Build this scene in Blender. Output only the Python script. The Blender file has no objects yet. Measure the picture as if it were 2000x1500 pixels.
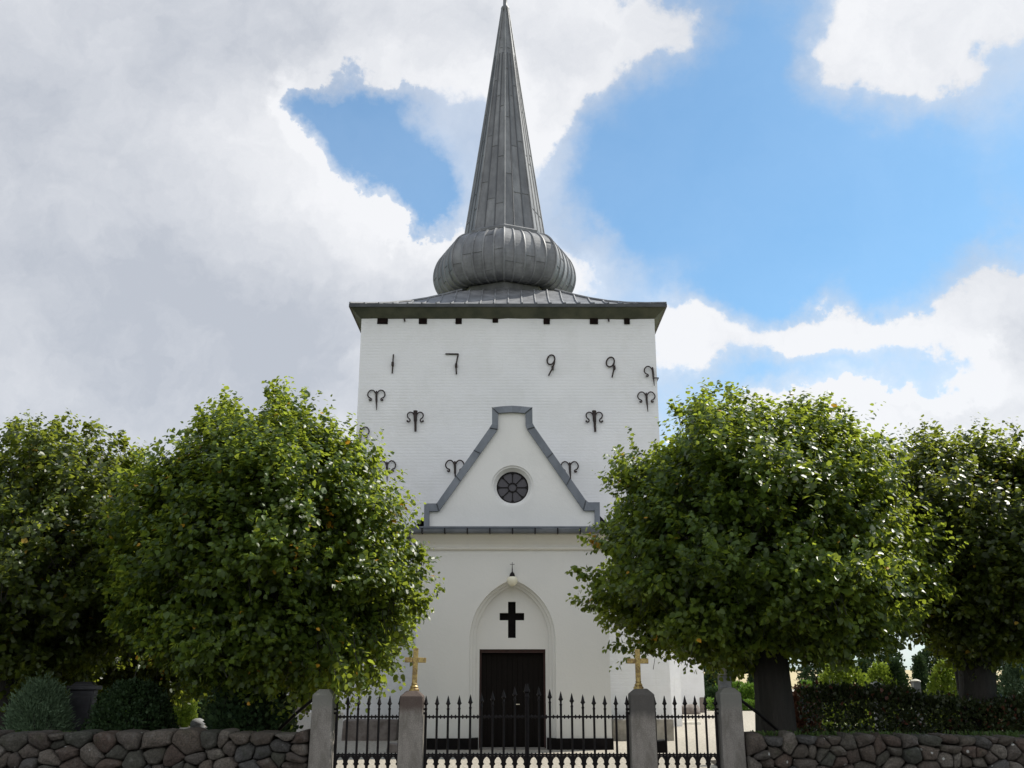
import bpy, math, random
import numpy as np
from mathutils import Vector
from mathutils.geometry import tessellate_polygon

C = bpy.context.scene.collection
scn = bpy.context.scene
R = math.radians
# ------------------------------------------------------------------ camera
F = 1900.0; PITCH = math.atan(558.0 / F); EYE = 1.6
cam = bpy.data.cameras.new('camera'); camo = bpy.data.objects.new('camera', cam); C.objects.link(camo)
cam.sensor_width = 36; cam.lens = 36 * F / 2000; cam.clip_end = 9000; cam.clip_start = 0.05
camo.location = (0, 0, EYE); camo.rotation_euler = (R(90) + PITCH, 0, 0)
scn.camera = camo
CP, SP = math.cos(PITCH), math.sin(PITCH)
def at(u, v, D):
    """photo pixel (2000x1500) seen on the upright plane at distance D -> world X, Z"""
    a = (u - 1000) / F; b = (750 - v) / F; t = D / (CP - b * SP)
    return a * t, EYE + t * (SP + b * CP)
def X_(u, v, D): return at(u, v, D)[0]
def Z_(v, D): return at(1000, v, D)[1]
# ------------------------------------------------------------------ light
SUN_EL, SUN_AZ = 50.0, 60.0          # azimuth measured from +Y towards +X
sd = Vector((math.sin(R(SUN_AZ)) * math.cos(R(SUN_EL)), math.cos(R(SUN_AZ)) * math.cos(R(SUN_EL)), math.sin(R(SUN_EL))))
sl = bpy.data.lights.new('sun', 'SUN'); so = bpy.data.objects.new('sun', sl); C.objects.link(so)
sl.energy = 5.0; sl.angle = R(0.5); sl.color = (1, .95, .86)
so.rotation_euler = sd.to_track_quat('Z', 'Y').to_euler(); so.location = (20, 20, 40)
scn.view_settings.view_transform = 'Standard'; scn.view_settings.look = 'None'
scn.view_settings.gamma = 1; scn.view_settings.use_curve_mapping = False
scn.view_settings.exposure = 0.12
SKY_STR = 0.12

class NT:
    """tiny node helper"""
    def __init__(s, nt): s.nt = nt; s.n = nt.nodes; s.l = nt.links
    def node(s, typ, **kw):
        n = s.n.new(typ)
        for k, v in kw.items(): setattr(n, k, v)
        return n
    def put(s, sock, v):
        if v is None: return
        if isinstance(v, bpy.types.NodeSocket): s.l.new(v, sock)
        else: sock.default_value = v
    def m(s, op, a, b=None, c=None, clamp=False):
        n = s.n.new('ShaderNodeMath'); n.operation = op; n.use_clamp = clamp
        s.put(n.inputs[0], a); s.put(n.inputs[1], b); s.put(n.inputs[2], c)
        return n.outputs[0]
    def vm(s, op, a, b=None):
        n = s.n.new('ShaderNodeVectorMath'); n.operation = op
        s.put(n.inputs[0], a); s.put(n.inputs[1], b)
        return n.outputs[0] if op not in ('DOT_PRODUCT', 'LENGTH') else n.outputs[1]
    def noise(s, vec, scale, detail=4, rough=.55, lac=2.0, dist=0.0, col=False):
        n = s.n.new('ShaderNodeTexNoise'); s.put(n.inputs['Vector'], vec)
        n.inputs['Scale'].default_value = scale; n.inputs['Detail'].default_value = detail
        n.inputs['Roughness'].default_value = rough; n.inputs['Lacunarity'].default_value = lac
        n.inputs['Distortion'].default_value = dist
        return n.outputs['Color' if col else 'Fac']
    def ss(s, x, lo, hi, a=0.0, b=1.0):
        n = s.n.new('ShaderNodeMapRange'); n.interpolation_type = 'SMOOTHSTEP'
        s.put(n.inputs[0], x); n.inputs[1].default_value = lo; n.inputs[2].default_value = hi
        n.inputs[3].default_value = a; n.inputs[4].default_value = b
        return n.outputs[0]
    def mix(s, f, a, b, blend='MIX'):
        n = s.n.new('ShaderNodeMix'); n.data_type = 'RGBA'; n.blend_type = blend; n.clamp_factor = True
        s.put(n.inputs[0], f)
        for k, v in ((6, a), (7, b)):
            if isinstance(v, (tuple, list)) and len(v) == 3: v = (*v, 1)
            s.put(n.inputs[k], v)
        return n.outputs[2]

# ------------------------------------------------------------------ sky
w = bpy.data.worlds.new('World'); scn.world = w; w.use_nodes = True
w.node_tree.nodes.clear(); N = NT(w.node_tree)
sky = N.node('ShaderNodeTexSky'); sky.sky_type = 'NISHITA'; sky.sun_disc = False
sky.sun_elevation = R(SUN_EL); sky.sun_rotation = R(SUN_AZ); sky.altitude = 20; sky.air_density = 1.0; sky.dust_density = .6; sky.ozone_density = 1.6
tc = N.node('ShaderNodeTexCoord'); G = tc.outputs['Generated']
wob = N.noise(G, 5.0, 9, .6, col=True)
wv = N.vm('SUBTRACT', wob, (.5, .5, .5))
sc_ = N.node('ShaderNodeVectorMath'); sc_.operation = 'SCALE'; N.put(sc_.inputs[0], wv); sc_.inputs[3].default_value = .17
wv2 = N.vm('SUBTRACT', N.noise(G, 26.0, 6, .62, col=True), (.5, .5, .5))
sc2 = N.node('ShaderNodeVectorMath'); sc2.operation = 'SCALE'; N.put(sc2.inputs[0], wv2); sc2.inputs[3].default_value = .045
Gd = N.vm('NORMALIZE', N.vm('ADD', N.vm('ADD', G, sc_.outputs[0]), sc2.outputs[0]))
sep = N.node('ShaderNodeSeparateXYZ'); N.put(sep.inputs[0], Gd)
AZ = N.m('ARCTAN2', sep.outputs[0], sep.outputs[1]); EL = N.m('ARCSINE', sep.outputs[2])
def azel(u, v):
    a = (u - 1000) / F; b = (750 - v) / F
    d = Vector((a, CP - b * SP, SP + b * CP)).normalized()
    return math.atan2(d.x, d.y), math.asin(d.z)
def blob(u, v, su, sv, wgt):
    """elliptic bump in azimuth/elevation; sizes in degrees"""
    a0, e0 = azel(u, v)
    ka, ke = 1 / R(su), 1 / R(sv)
    a = N.m('MULTIPLY_ADD', AZ, ka, -a0 * ka); e = N.m('MULTIPLY_ADD', EL, ke, -e0 * ke)
    q = N.m('MULTIPLY_ADD', a, a, N.m('MULTIPLY', e, e))
    g = N.m('POWER', 2.0, N.m('MULTIPLY', q, -1.4))
    return N.m('MULTIPLY', g, wgt)
def addall(lst):
    r = lst[0]
    for x in lst[1:]: r = N.m('ADD', r, x)
    return r
fb = N.noise(G, 2.1, 7, .58)
fb2 = N.noise(G, 7.5, 8, .62)
base = N.m('MULTIPLY_ADD', fb, .55, 0.06)
blobs = [blob(120, 350, 15, 22, 1.2), blob(330, 720, 11, 9, 1.0), blob(560, 460, 6, 4.5, .55), blob(700, 500, 6, 3.2, .5),
         blob(930, 70, 7.5, 3.2, .6), blob(1090, 250, 3.0, 4.5, .55), blob(1220, 60, 5.5, 2.4, .5), blob(450, 40, 8, 5, .6),
         blob(1790, 40, 7.5, 3.6, .75), blob(1690, 675, 6.0, 1.3, .50), blob(1615, 610, 1.0, 1.5, .35), blob(1540, 715, 2.2, 1.1, .3), blob(2000, 640, 2.4, 3.5, .5), blob(1960, 600, 4, 3, .4), blob(1345, 660, 3.0, 2.2, .62),
         blob(1170, 520, 3.4, 2.4, .55), blob(1240, 470, 1.2, 1.0, .2), blob(1780, 850, 7.5, 2.0, .95), blob(1950, 810, 6, 2.4, .6), blob(1350, 850, 8, 2, .22), blob(900, 560, 5, 3, .4), blob(1400, 1250, 40, 6, .25),
         blob(1450, 330, 10, 5.2, -.55), blob(1480, 90, 2.6, 4.5, -.35), blob(1850, 400, 9, 5, -.5), blob(690, 255, 3.7, 3.0, -1.5), blob(600, 225, 2.0, 1.4, -.5), blob(830, 400, 1.9, 1.9, -1.2), blob(800, 200, 2.0, .8, -.35), blob(765, 325, 2.2, 1.9, -.7),
         blob(1240, 420, 4, 4, -.25), blob(1560, 620, 4, 1.3, -.2), blob(1480, 775, 5, 1.0, -.25), blob(1450, 590, 3.5, 1.5, -.35), blob(1800, 740, 5, .9, -.25)]
dens = N.m('ADD', addall([base] + blobs), N.m('MULTIPLY_ADD', fb2, .5, -.25))
behind = N.ss(N.m('MULTIPLY', sep.outputs[1], -1.0), .0, .45)
dens = N.m('ADD', dens, N.m('MULTIPLY', behind, .42))
cover = N.m('MULTIPLY', N.ss(dens, .44, .72), .97)
thin = N.m('MULTIPLY', N.ss(N.m('ADD', dens, N.m('MULTIPLY_ADD', N.noise(G, 3.6, 8, .64), 1.5, -.72)), .0, .70, .14, .62), 1.0)
cover = N.m('MAXIMUM', cover, thin)
# cloud tone: bright sunlit rims, lilac-grey bulk
tone_b = addall([blob(620, 330, 8, 4, .5), blob(640, 430, 7, 4, .35), blob(1080, 120, 9, 6, .5), blob(1800, 60, 8, 5, .45), blob(1750, 800, 14, 7, .5), blob(300, 420, 9, 5, .18), blob(1300, 620, 9, 5, .3),
                 blob(400, 700, 9, 6, -.22), blob(200, 60, 12, 7, -.05), blob(40, 560, 10, 6, -.1)])
tone = N.m('ADD', N.m('MULTIPLY_ADD', N.noise(Gd, 3.4, 9, .64), 2.5, -1.02), N.m('ADD', tone_b, N.m('MULTIPLY', N.m('MULTIPLY', N.ss(dens, .5, .75), N.ss(dens, .85, 1.35, 1, 0)), .38)), clamp=True)
ccol = N.mix(tone, (.49, .52, .58), (.86, .865, .885))
ccol = N.mix(behind, ccol, (.93, .95, 1.0))   # bright unseen cloud added behind the camera to lift the shaded front walls
ccs = N.node('ShaderNodeVectorMath'); ccs.operation = 'SCALE'; N.put(ccs.inputs[0], ccol); ccs.inputs[3].default_value = 1 / SKY_STR
skc = N.mix(1.0, sky.outputs[0], (.70, 1.13, 1.25), 'MULTIPLY')
col = N.mix(cover, skc, ccs.outputs[0])
bg = N.node('ShaderNodeBackground'); N.put(bg.inputs[0], col); bg.inputs[1].default_value = SKY_STR
wo = N.node('ShaderNodeOutputWorld'); N.l.new(bg.outputs[0], wo.inputs[0])

# ------------------------------------------------------------------ object helpers
def prop(o, label=None, cat=None, group=None, kind=None):
    for k, v in (('label', label), ('category', cat), ('group', group), ('kind', kind)):
        if v: o[k] = v
    return o
def empty(name, loc, label, cat, group=None, rz=0):
    o = bpy.data.objects.new(name, None); C.objects.link(o); o.location = loc; o.rotation_euler = (0, 0, rz)
    o.empty_display_size = .3
    return prop(o, label, cat, group)
class MB:
    def __init__(s): s.v = []; s.f = []; s.t = []
    def add(s, vs, fs, tint=.5):
        o = len(s.v); s.v += [tuple(p) for p in vs]
        for f in fs: s.f.append(tuple(i + o for i in f)); s.t.append(tint)
    def box(s, x0, x1, y0, y1, z0, z1, tint=.5, top=None):
        """top=(dx,dy) shrinks the top"""
        dx, dy = top or (0, 0)
        vs = [(x0, y0, z0), (x1, y0, z0), (x1, y1, z0), (x0, y1, z0), (x0 + dx, y0 + dy, z1), (x1 - dx, y0 + dy, z1), (x1 - dx, y1 - dy, z1), (x0 + dx, y1 - dy, z1)]
        s.add(vs, [(0, 3, 2, 1), (4, 5, 6, 7), (0, 1, 5, 4), (1, 2, 6, 5), (2, 3, 7, 6), (3, 0, 4, 7)], tint)
    def tube(s, pts, rad, n=8, tint=.5, caps=True, flat=None):
        pts = [Vector(p) for p in pts]; m = len(pts)
        if not hasattr(rad, '__len__'): rad = [rad] * m
        vs = []; pr = None
        for i, p in enumerate(pts):
            d = (pts[min(i + 1, m - 1)] - pts[max(i - 1, 0)]).normalized()
            if pr is None:
                a = Vector((0, 1, 0)) if abs(d.y) < .9 else Vector((1, 0, 0))
            else: a = pr
            a = (a - d * a.dot(d)).normalized(); pr = a; b = d.cross(a)
            for k in range(n):
                th = 2 * math.pi * (k + .5) / n
                vs.append(p + a * (math.cos(th) * rad[i] * (flat or 1)) + b * (math.sin(th) * rad[i]))
        fs = [(i * n + k, i * n + (k + 1) % n, (i + 1) * n + (k + 1) % n, (i + 1) * n + k) for i in range(m - 1) for k in range(n)]
        if caps: fs += [tuple(range(n))[::-1], tuple((m - 1) * n + k for k in range(n))]
        s.add(vs, fs, tint)
    def lathe(s, prof, cx=0, cy=0, n=12, rot=0, tint=.5, caps=True, z0=0):
        vs = []
        for r, z in prof:
            for k in range(n):
                th = rot + 2 * math.pi * k / n
                vs.append((cx + r * math.cos(th), cy + r * math.sin(th), z + z0))
        m = len(prof)
        fs = [(i * n + k, i * n + (k + 1) % n, (i + 1) * n + (k + 1) % n, (i + 1) * n + k) for i in range(m - 1) for k in range(n)]
        if caps: fs += [tuple(range(n))[::-1], tuple((m - 1) * n + k for k in range(n))]
        s.add(vs, fs, tint)
    def plate(s, outer, holes, y0, y1, tint=.5, back=False, outer_sides=True):
        """polygons in (x,z); front face at y0, sides run to y1"""
        loops = [[Vector((x, z, 0)) for x, z in l] for l in [outer] + holes]
        flat = [(p.x, p.y) for l in loops for p in l]
        tris = tessellate_polygon(loops)
        for yy, on in ((y0, True), (y1, back)):
            if not on: continue
            fs = []
            for a, b, c in tris:
                (ax, az), (bx, bz), (cx, cz) = flat[a], flat[b], flat[c]
                area = (bx - ax) * (cz - az) - (bz - az) * (cx - ax)
                if abs(area) < 1e-9: continue
                f = (a, b, c) if area > 0 else (a, c, b)
                fs.append(f if yy == y0 else f[::-1])
            s.add([(x, yy, z) for x, z in flat], fs, tint)
        for li, l in enumerate([outer] + holes):
            if li == 0 and not outer_sides: continue
            n = len(l); ar = sum(l[i][0] * l[(i + 1) % n][1] - l[(i + 1) % n][0] * l[i][1] for i in range(n))
            ccw = ar > 0
            vs = [(x, y0, z) for x, z in l] + [(x, y1, z) for x, z in l]
            fs = []
            for i in range(n):
                j = (i + 1) % n
                q = (i, i + n, j + n, j)
                if (li == 0) != ccw: q = q[::-1]
                fs.append(q)
            s.add(vs, fs, tint)
    def build(s, name, mat, parent=None, loc=None, smooth=False, bevel=0, kind=None, seg=2):
        me = bpy.data.meshes.new(name); me.from_pydata(s.v, [], s.f); me.materials.append(mat)
        at_ = me.attributes.new('tint', 'FLOAT', 'FACE'); at_.data.foreach_set('value', np.array(s.t, dtype=np.float32))
        if smooth:
            me.shade_smooth() if smooth is True else me.shade_smooth()
        me.update()
        o = bpy.data.objects.new(name, me); C.objects.link(o)
        return place(o, parent, loc, smooth, bevel, seg, kind)
def place(o, parent=None, loc=None, smooth=False, bevel=0, seg=2, kind=None):
    if parent is not None:
        o.parent = parent
        if loc is None: o.location = -Vector(parent.location) if parent.parent is None else (0, 0, 0)
        else: o.location = loc
    elif loc is not None: o.location = loc
    if bevel:
        b = o.modifiers.new('bevel', 'BEVEL'); b.width = bevel; b.segments = seg; b.limit_method = 'ANGLE'; b.angle_limit = R(40)
    if smooth and smooth is not True:
        try:
            o.data.set_sharp_from_angle(angle=R(smooth))
        except Exception: pass
    if kind: o['kind'] = kind
    return o

# ------------------------------------------------------------------ materials
def mat(name):
    m = bpy.data.materials.new(name); m.use_nodes = True
    nt = m.node_tree; nt.nodes.clear(); n = NT(nt)
    p = n.node('ShaderNodeBsdfPrincipled'); o = n.node('ShaderNodeOutputMaterial'); n.l.new(p.outputs[0], o.inputs[0])
    n.p = p; n.o = o
    return m, n
def coord(n): return n.node('ShaderNodeTexCoord').outputs['Object']
def tint(n): return n.node('ShaderNodeAttribute', attribute_name='tint').outputs['Fac']
def bump(n, h, strength, dist):
    b = n.node('ShaderNodeBump'); b.inputs['Strength'].default_value = strength; b.inputs['Distance'].default_value = dist
    n.put(b.inputs['Height'], h); n.l.new(b.outputs[0], n.p.inputs['Normal'])
def mapping(n, v, sc):
    mp = n.node('ShaderNodeMapping'); n.put(mp.inputs[0], v); mp.inputs['Scale'].default_value = sc
    return mp.outputs[0]
def set_(n, col, rough=.6, metal=0, spec=.5):
    n.put(n.p.inputs['Base Color'], (*col, 1) if isinstance(col, tuple) and len(col) == 3 else col)
    n.put(n.p.inputs['Roughness'], rough); n.p.inputs['Metallic'].default_value = metal
    n.p.inputs['Specular IOR Level'].default_value = spec

def whitewash(name, c1, c2, brick=True):
    m, n = mat(name); co = coord(n)
    big = n.noise(co, .35, 5, .6); str_ = n.noise(mapping(n, co, (1.2, 1.2, .25)), 1.6, 6, .65)
    fine = n.noise(mapping(n, co, (1, 1, 3.2)), 14, 5, .7)
    c = n.mix(n.ss(big, .3, .7), c1, c2)
    c = n.mix(n.ss(str_, .52, .8, 0, .16), c, (.60, .61, .58))
    c = n.mix(n.ss(fine, .55, .8, 0, .22), c, (.68, .68, .66))
    sz = n.node('ShaderNodeSeparateXYZ'); n.put(sz.inputs[0], n.node('ShaderNodeNewGeometry').outputs['Position'])
    low = n.ss(n.m('ADD', sz.outputs[2], n.m('MULTIPLY', n.noise(co, 2.5, 6, .65), .9)), .35, 1.2, .30, 0)
    c = n.mix(low, c, (.42, .41, .36))
    run = n.ss(n.noise(mapping(n, co, (5.0, 5.0, .35)), 1.0, 5, .7), .60, .82, 0, .30)
    c = n.mix(run, c, (.50, .50, .46))
    patch = n.ss(n.noise(co, 1.1, 7, .68), .46, .60, 0, .22)
    c = n.mix(patch, c, (.66, .66, .64))
    set_(n, c, .85, spec=.25)
    if brick:
        cx = n.node('ShaderNodeSeparateXYZ'); n.put(cx.inputs[0], co)
        wav = n.m('ADD', cx.outputs[2], n.m('MULTIPLY', n.noise(mapping(n, co, (1, 1, .3)), 1.3, 3), .05))
        course = n.m('PINGPONG', n.m('MULTIPLY', wav, 1 / .083), .5)
        joint = n.ss(course, 0.0, .16)
        jn = n.m('MULTIPLY', joint, n.ss(n.noise(mapping(n, co, (1, 1, 2)), 1.1, 5, .6), .3, .6, .25, 1))
        h = n.m('ADD', n.m('MULTIPLY', jn, .5), n.m('MULTIPLY', n.noise(mapping(n, co, (1, 1, 2.6)), 9, 6, .7), 1.3))
        bump(n, h, .5, .012)
    else:
        bump(n, n.noise(co, 16, 7, .72), .45, .01)
    return m
M = {}
M['tower'] = whitewash('tower_whitewash', (.83, .83, .835), (.78, .785, .795))
M['porch'] = whitewash('porch_whitewash', (.74, .735, .70), (.70, .70, .67), brick=False)
M['gable'] = whitewash('gable_whitewash', (.78, .775, .745), (.75, .745, .72), brick=False)
M['trim'] = whitewash('cream_trim', (.74, .72, .66), (.68, .66, .59), brick=False)
def lead(name, c1, c2, rough=.5, metal=.35):
    m, n = mat(name); co = coord(n); t = tint(n)
    nz = n.noise(mapping(n, co, (1, 1, .45)), 3.2, 7, .62)
    c = n.mix(n.ss(nz, .3, .72), c1, c2)
    c = n.mix(n.m('MULTIPLY', t, .55), c, (c1[0] * .45, c1[1] * .46, c1[2] * .48))
    spots = n.ss(n.noise(co, 9, 4, .6), .66, .78)
    c = n.mix(n.m('MULTIPLY', spots, .35), c, (.03, .032, .034))
    set_(n, c, n.m('MULTIPLY_ADD', nz, .3, rough - .15), metal)
    bump(n, n.noise(co, 5, 5, .6), .35, .02)
    return m
M['lead'] = lead('lead_sheet', (.145, .147, .154), (.265, .268, .276), .58, .15)
M['coping'] = lead('lead_coping', (.14, .158, .18), (.23, .25, .28), .62, .1)
def plain(name, c1, c2, scale=6, rough=.6, metal=0, bs=.3, bd=.01, spec=.4):
    m, n = mat(name); co = coord(n)
    nz = n.noise(co, scale, 6, .62)
    set_(n, n.mix(n.ss(nz, .3, .7), c1, c2), rough, metal, spec)
    bump(n, n.noise(co, scale * 4, 5, .65), bs, bd)
    return m
M['iron'] = plain('black_iron', (.005, .0045, .005), (.012, .009, .009), 18, .5, 0, .25, .004, .16)
M['tie'] = plain('rusty_wall_iron', (.018, .014, .014), (.045, .026, .022), 14, .6, .1)
M['soffit'] = plain('mossy_soffit', (.065, .07, .05), (.115, .115, .08), 2.2, .85)
M['edge'] = plain('dark_eave_edge', (.045, .05, .055), (.075, .08, .085), 4, .55, .2)
M['beam'] = plain('tarred_beam', (.007, .005, .0045), (.016, .009, .008), 10, .9, spec=.12)
M['plinth'] = plain('tarred_plinth', (.005, .0045, .0045), (.010, .008, .008), 5, .85, spec=.12)
M['glass'] = plain('dark_leaded_glass', (.035, .032, .038), (.06, .056, .065), 3, .16, 0, .2, .01)
M['tile'] = plain('red_roof_tile', (.24, .09, .05), (.32, .13, .07), 3, .8)
M['gold'] = None
m, n = mat('gilded_cross'); co = coord(n)
nz = n.noise(co, 22, 6, .7)
set_(n, n.mix(n.ss(nz, .38, .60), (.50, .37, .12), (.20, .13, .05)), n.m('MULTIPLY_ADD', nz, .4, .25), .35); bump(n, nz, .5, .006); M['gold'] = m
m, n = mat('door_wood'); co = coord(n)
nz = n.noise(mapping(n, co, (9, 1, .6)), 3, 5, .6)
set_(n, n.mix(nz, (.003, .0025, .002), (.010, .007, .006)), .7, spec=.12); bump(n, nz, .4, .006); M['door'] = m
M['red_wood'] = plain('oxblood_frame', (.028, .010, .008), (.045, .015, .012), 8, .55)
M['bulb'] = plain('cream_glass', (.80, .74, .55), (.84, .80, .64), 3, .3)
M['brass'] = plain('worn_handle', (.5, .45, .36), (.6, .55, .45), 10, .3, .8)
def granite(name, c1, c2, stain, ztop):
    m, n = mat(name); co = coord(n)
    sp = n.noise(co, 85, 4, .8); big = n.noise(mapping(n, co, (2.2, 2.2, .7)), 3.0, 7, .68)
    c = n.mix(n.ss(sp, .35, .65), c1, c2)
    c = n.mix(n.ss(big, .42, .68, 0, .6), c, (c1[0] * .6, c1[1] * .6, c1[2] * .55))
    s = n.node('ShaderNodeSeparateXYZ'); n.put(s.inputs[0], co)
    hh = n.m('ADD', s.outputs[2], n.m('MULTIPLY_ADD', n.noise(co, 7, 5, .6), .16, -.08))
    c = n.mix(n.ss(hh, ztop - .36, ztop - .20, 0, .85), c, stain)
    set_(n, c, .85, spec=.3); bump(n, n.m('ADD', sp, n.noise(co, 12, 6, .7)), .6, .012)
    return m
M['granite_red'] = granite('granite_rust_top', (.19, .172, .15), (.31, .285, .25), (.075, .05, .04), 1.36)
M['granite_dark'] = granite('granite_dark_top', (.19, .172, .15), (.31, .285, .25), (.07, .066, .06), 1.30)
M['granite'] = granite('granite_plain', (.175, .162, .145), (.29, .27, .24), (.17, .17, .15), 1.4)
M['grave_dark'] = plain('dark_gravestone', (.03, .03, .034), (.05, .05, .055), 8, .35)
M['grave_grey'] = plain('grey_gravestone', (.24, .245, .25), (.36, .365, .37), 12, .8)
M['grave_white'] = plain('pale_gravestone', (.60, .56, .48), (.72, .70, .62), 12, .8)
M['rock'] = plain('field_boulder', (.14, .115, .10), (.24, .21, .19), 5, .9, 0, .6, .03)
M['trough'] = plain('weathered_trough', (.20, .185, .16), (.34, .32, .28), 4, .9, 0, .6, .02)
M['bark'] = None
m, n = mat('linden_bark'); co = coord(n)
nz = n.noise(mapping(n, co, (6, 6, 1)), 3, 7, .7)
moss = n.ss(n.noise(co, 1.8, 5, .6), .5, .7, 0, .5)
set_(n, n.mix(moss, n.mix(nz, (.012, .011, .009), (.055, .049, .040)), (.026, .032, .016)), .9); bump(n, nz, 1, .05); M['bark'] = m

def leafmat(name, dark, light, trans, odd=None, oddt=.985, rough=.38, mixf=.33, odd2=None):
    m, n = mat(name); t = tint(n)
    c = n.mix(t, dark, light); tr = n.mix(t, tuple(x * .38 for x in trans), trans)
    if odd:
        k = n.m('GREATER_THAN', t, oddt)
        c = n.mix(k, c, odd); tr = n.mix(k, tr, odd2 or tuple(min(1, x * 1.5) for x in odd))
    set_(n, c, rough, spec=.27)
    tb = n.node('ShaderNodeBsdfTranslucent'); n.put(tb.inputs[0], tr)
    mx = n.node('ShaderNodeMixShader'); mx.inputs[0].default_value = mixf
    n.l.new(n.p.outputs[0], mx.inputs[1]); n.l.new(tb.outputs[0], mx.inputs[2]); n.l.new(mx.outputs[0], n.o.inputs[0])
    return m
M['leaf'] = leafmat('linden_leaf', (.008, .018, .004), (.062, .102, .017), (.84, 1.0, .10), (.50, .27, .03), .99, rough=.40, mixf=.27)
M['leaf2'] = leafmat('linden_leaf_dark', (.006, .014, .003), (.045, .066, .013), (.80, .92, .10), (.36, .24, .04), .99, rough=.40, mixf=.25)
M['juniper'] = leafmat('grey_green_needles', (.065, .11, .06), (.17, .25, .14), (.10, .16, .07), mixf=.15, rough=.6)
M['conifer'] = leafmat('dark_conifer', (.018, .04, .018), (.05, .09, .03), (.06, .10, .02), mixf=.15, rough=.6)
M['golden'] = leafmat('golden_shrub', (.12, .20, .02), (.26, .34, .05), (.4, .5, .05), mixf=.3)
M['hedge'] = leafmat('box_hedge', (.07, .15, .02), (.16, .28, .04), (.25, .4, .05), mixf=.25)
M['beech'] = leafmat('dark_beech_hedge', (.022, .035, .014), (.05, .06, .022), (.10, .13, .03), (.11, .045, .028), .93, mixf=.25)
M['redleaf'] = leafmat('red_leaf_shrub', (.09, .04, .025), (.26, .12, .08), (.4, .2, .1), mixf=.3)
M['grass'] = leafmat('grass_blade', (.03, .06, .012), (.08, .13, .03), (.12, .2, .04), mixf=.25, rough=.6)

# ground materials
def groundmat(name, c1, c2, c3, sc, bd):
    m, n = mat(name); co = coord(n)
    a = n.noise(co, sc, 6, .75); b = n.noise(co, .25, 5, .6); d = n.noise(co, sc * 3, 3, .6)
    c = n.mix(n.ss(a, .35, .65), c1, c2); c = n.mix(n.ss(b, .4, .7, 0, .45), c, c3)
    set_(n, c, .95, spec=.2); bump(n, n.m('ADD', a, d), .7, bd)
    return m
M['gravel'] = groundmat('gravel', (.27, .24, .195), (.52, .475, .40), (.38, .345, .285), 14, .03)
M['field'] = groundmat('stubble', (.42, .34, .19), (.50, .41, .25), (.34, .33, .16), .05, .1)
M['meadow'] = groundmat('meadow', (.10, .13, .04), (.20, .21, .08), (.28, .25, .12), 1.5, .05)
M['soil'] = groundmat('soil', (.025, .020, .014), (.05, .04, .028), (.035, .045, .015), 9, .03)
M['asphalt'] = groundmat('asphalt', (.045, .045, .047), (.065, .065, .066), (.055, .054, .052), 30, .006)
M['paving'] = groundmat('paving', (.075, .072, .068), (.11, .105, .10), (.06, .058, .055), 9, .006)

# ------------------------------------------------------------------ ground
def sheet(name, pts, z, m):
    b = MB(); b.add([(x, y, z) for x, y in pts], [tuple(range(len(pts)))]); o = b.build(name, m); o['kind'] = 'structure'; return o
sheet('ground', [(-4000, -600), (4000, -600), (4000, 7000), (-4000, 7000)], -.06, M['meadow'])
sheet('field', [(-900, 90), (1500, 90), (3500, 6500), (-3500, 6500)], -.05, M['field'])
sheet('gravel_yard', [(-14, 13.2), (14, 13.2), (14, 43), (24, 60), (24, 90), (-26, 90), (-26, 43), (-14, 43)], 0, M['gravel'])
b = MB(); b.box(-60, 60, 9.6, 13.35, -.2, -.002); b.build('pavement', M['paving'], kind='structure')
sheet('road', [(-60, -20), (60, -20), (60, 9.6), (-60, 9.6)], -.03, M['asphalt'])
sheet('grass_strip', [(-14, 14.2), (-3.1, 14.2), (-3.3, 19), (-14, 23)], .012, M['soil'])
sheet('planting_bed', [(3.3, 14.2), (14, 14.2), (14, 22), (3.6, 19)], .012, M['soil'])

# ------------------------------------------------------------------ church
PF, TF = 21.6, 25.0            # porch front, tower front
church = empty('church', (0, TF, 0), 'whitewashed village church with square tower, grey onion spire and gabled porch', 'church')
tx0, tx1 = -4.11, 3.89; ty1 = TF + 8.0; TZ = Z_(622, TF)
tcx = (tx0 + tx1) / 2; tcy = (TF + ty1) / 2
b = MB()
# tower walls, slightly uneven as old masonry is
nx_, nz_ = 24, 30
rng = np.random.default_rng(5)
def wallgrid(b, p0, p1, z0, z1, nx=20, nz=28, amp=.012):
    p0 = np.array(p0); p1 = np.array(p1); d = p1 - p0; nrm = np.array((d[1], -d[0])); nrm = nrm / np.linalg.norm(nrm)
    g = rng.normal(0, amp, (nz + 1, nx + 1)); g = (g + np.roll(g, 1, 0) + np.roll(g, 1, 1)) / 2
    g[:, 0] = 0; g[:, -1] = 0
    vs = []
    for j in range(nz + 1):
        for i in range(nx + 1):
            q = p0 + d * i / nx + nrm * g[j, i]
            vs.append((q[0], q[1], z0 + (z1 - z0) * j / nz))
    b.add(vs, [(j * (nx + 1) + i, j * (nx + 1) + i + 1, (j + 1) * (nx + 1) + i + 1, (j + 1) * (nx + 1) + i) for j in range(nz) for i in range(nx)])
wallgrid(b, (tx0, TF), (tx1, TF), 0, TZ); wallgrid(b, (tx1, TF), (tx1, ty1), 0, TZ)
wallgrid(b, (tx1, ty1), (tx0, ty1), 0, TZ); wallgrid(b, (tx0, ty1), (tx0, TF), 0, TZ)
b.build('tower_wall', M['tower'], church, smooth=60)
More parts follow.
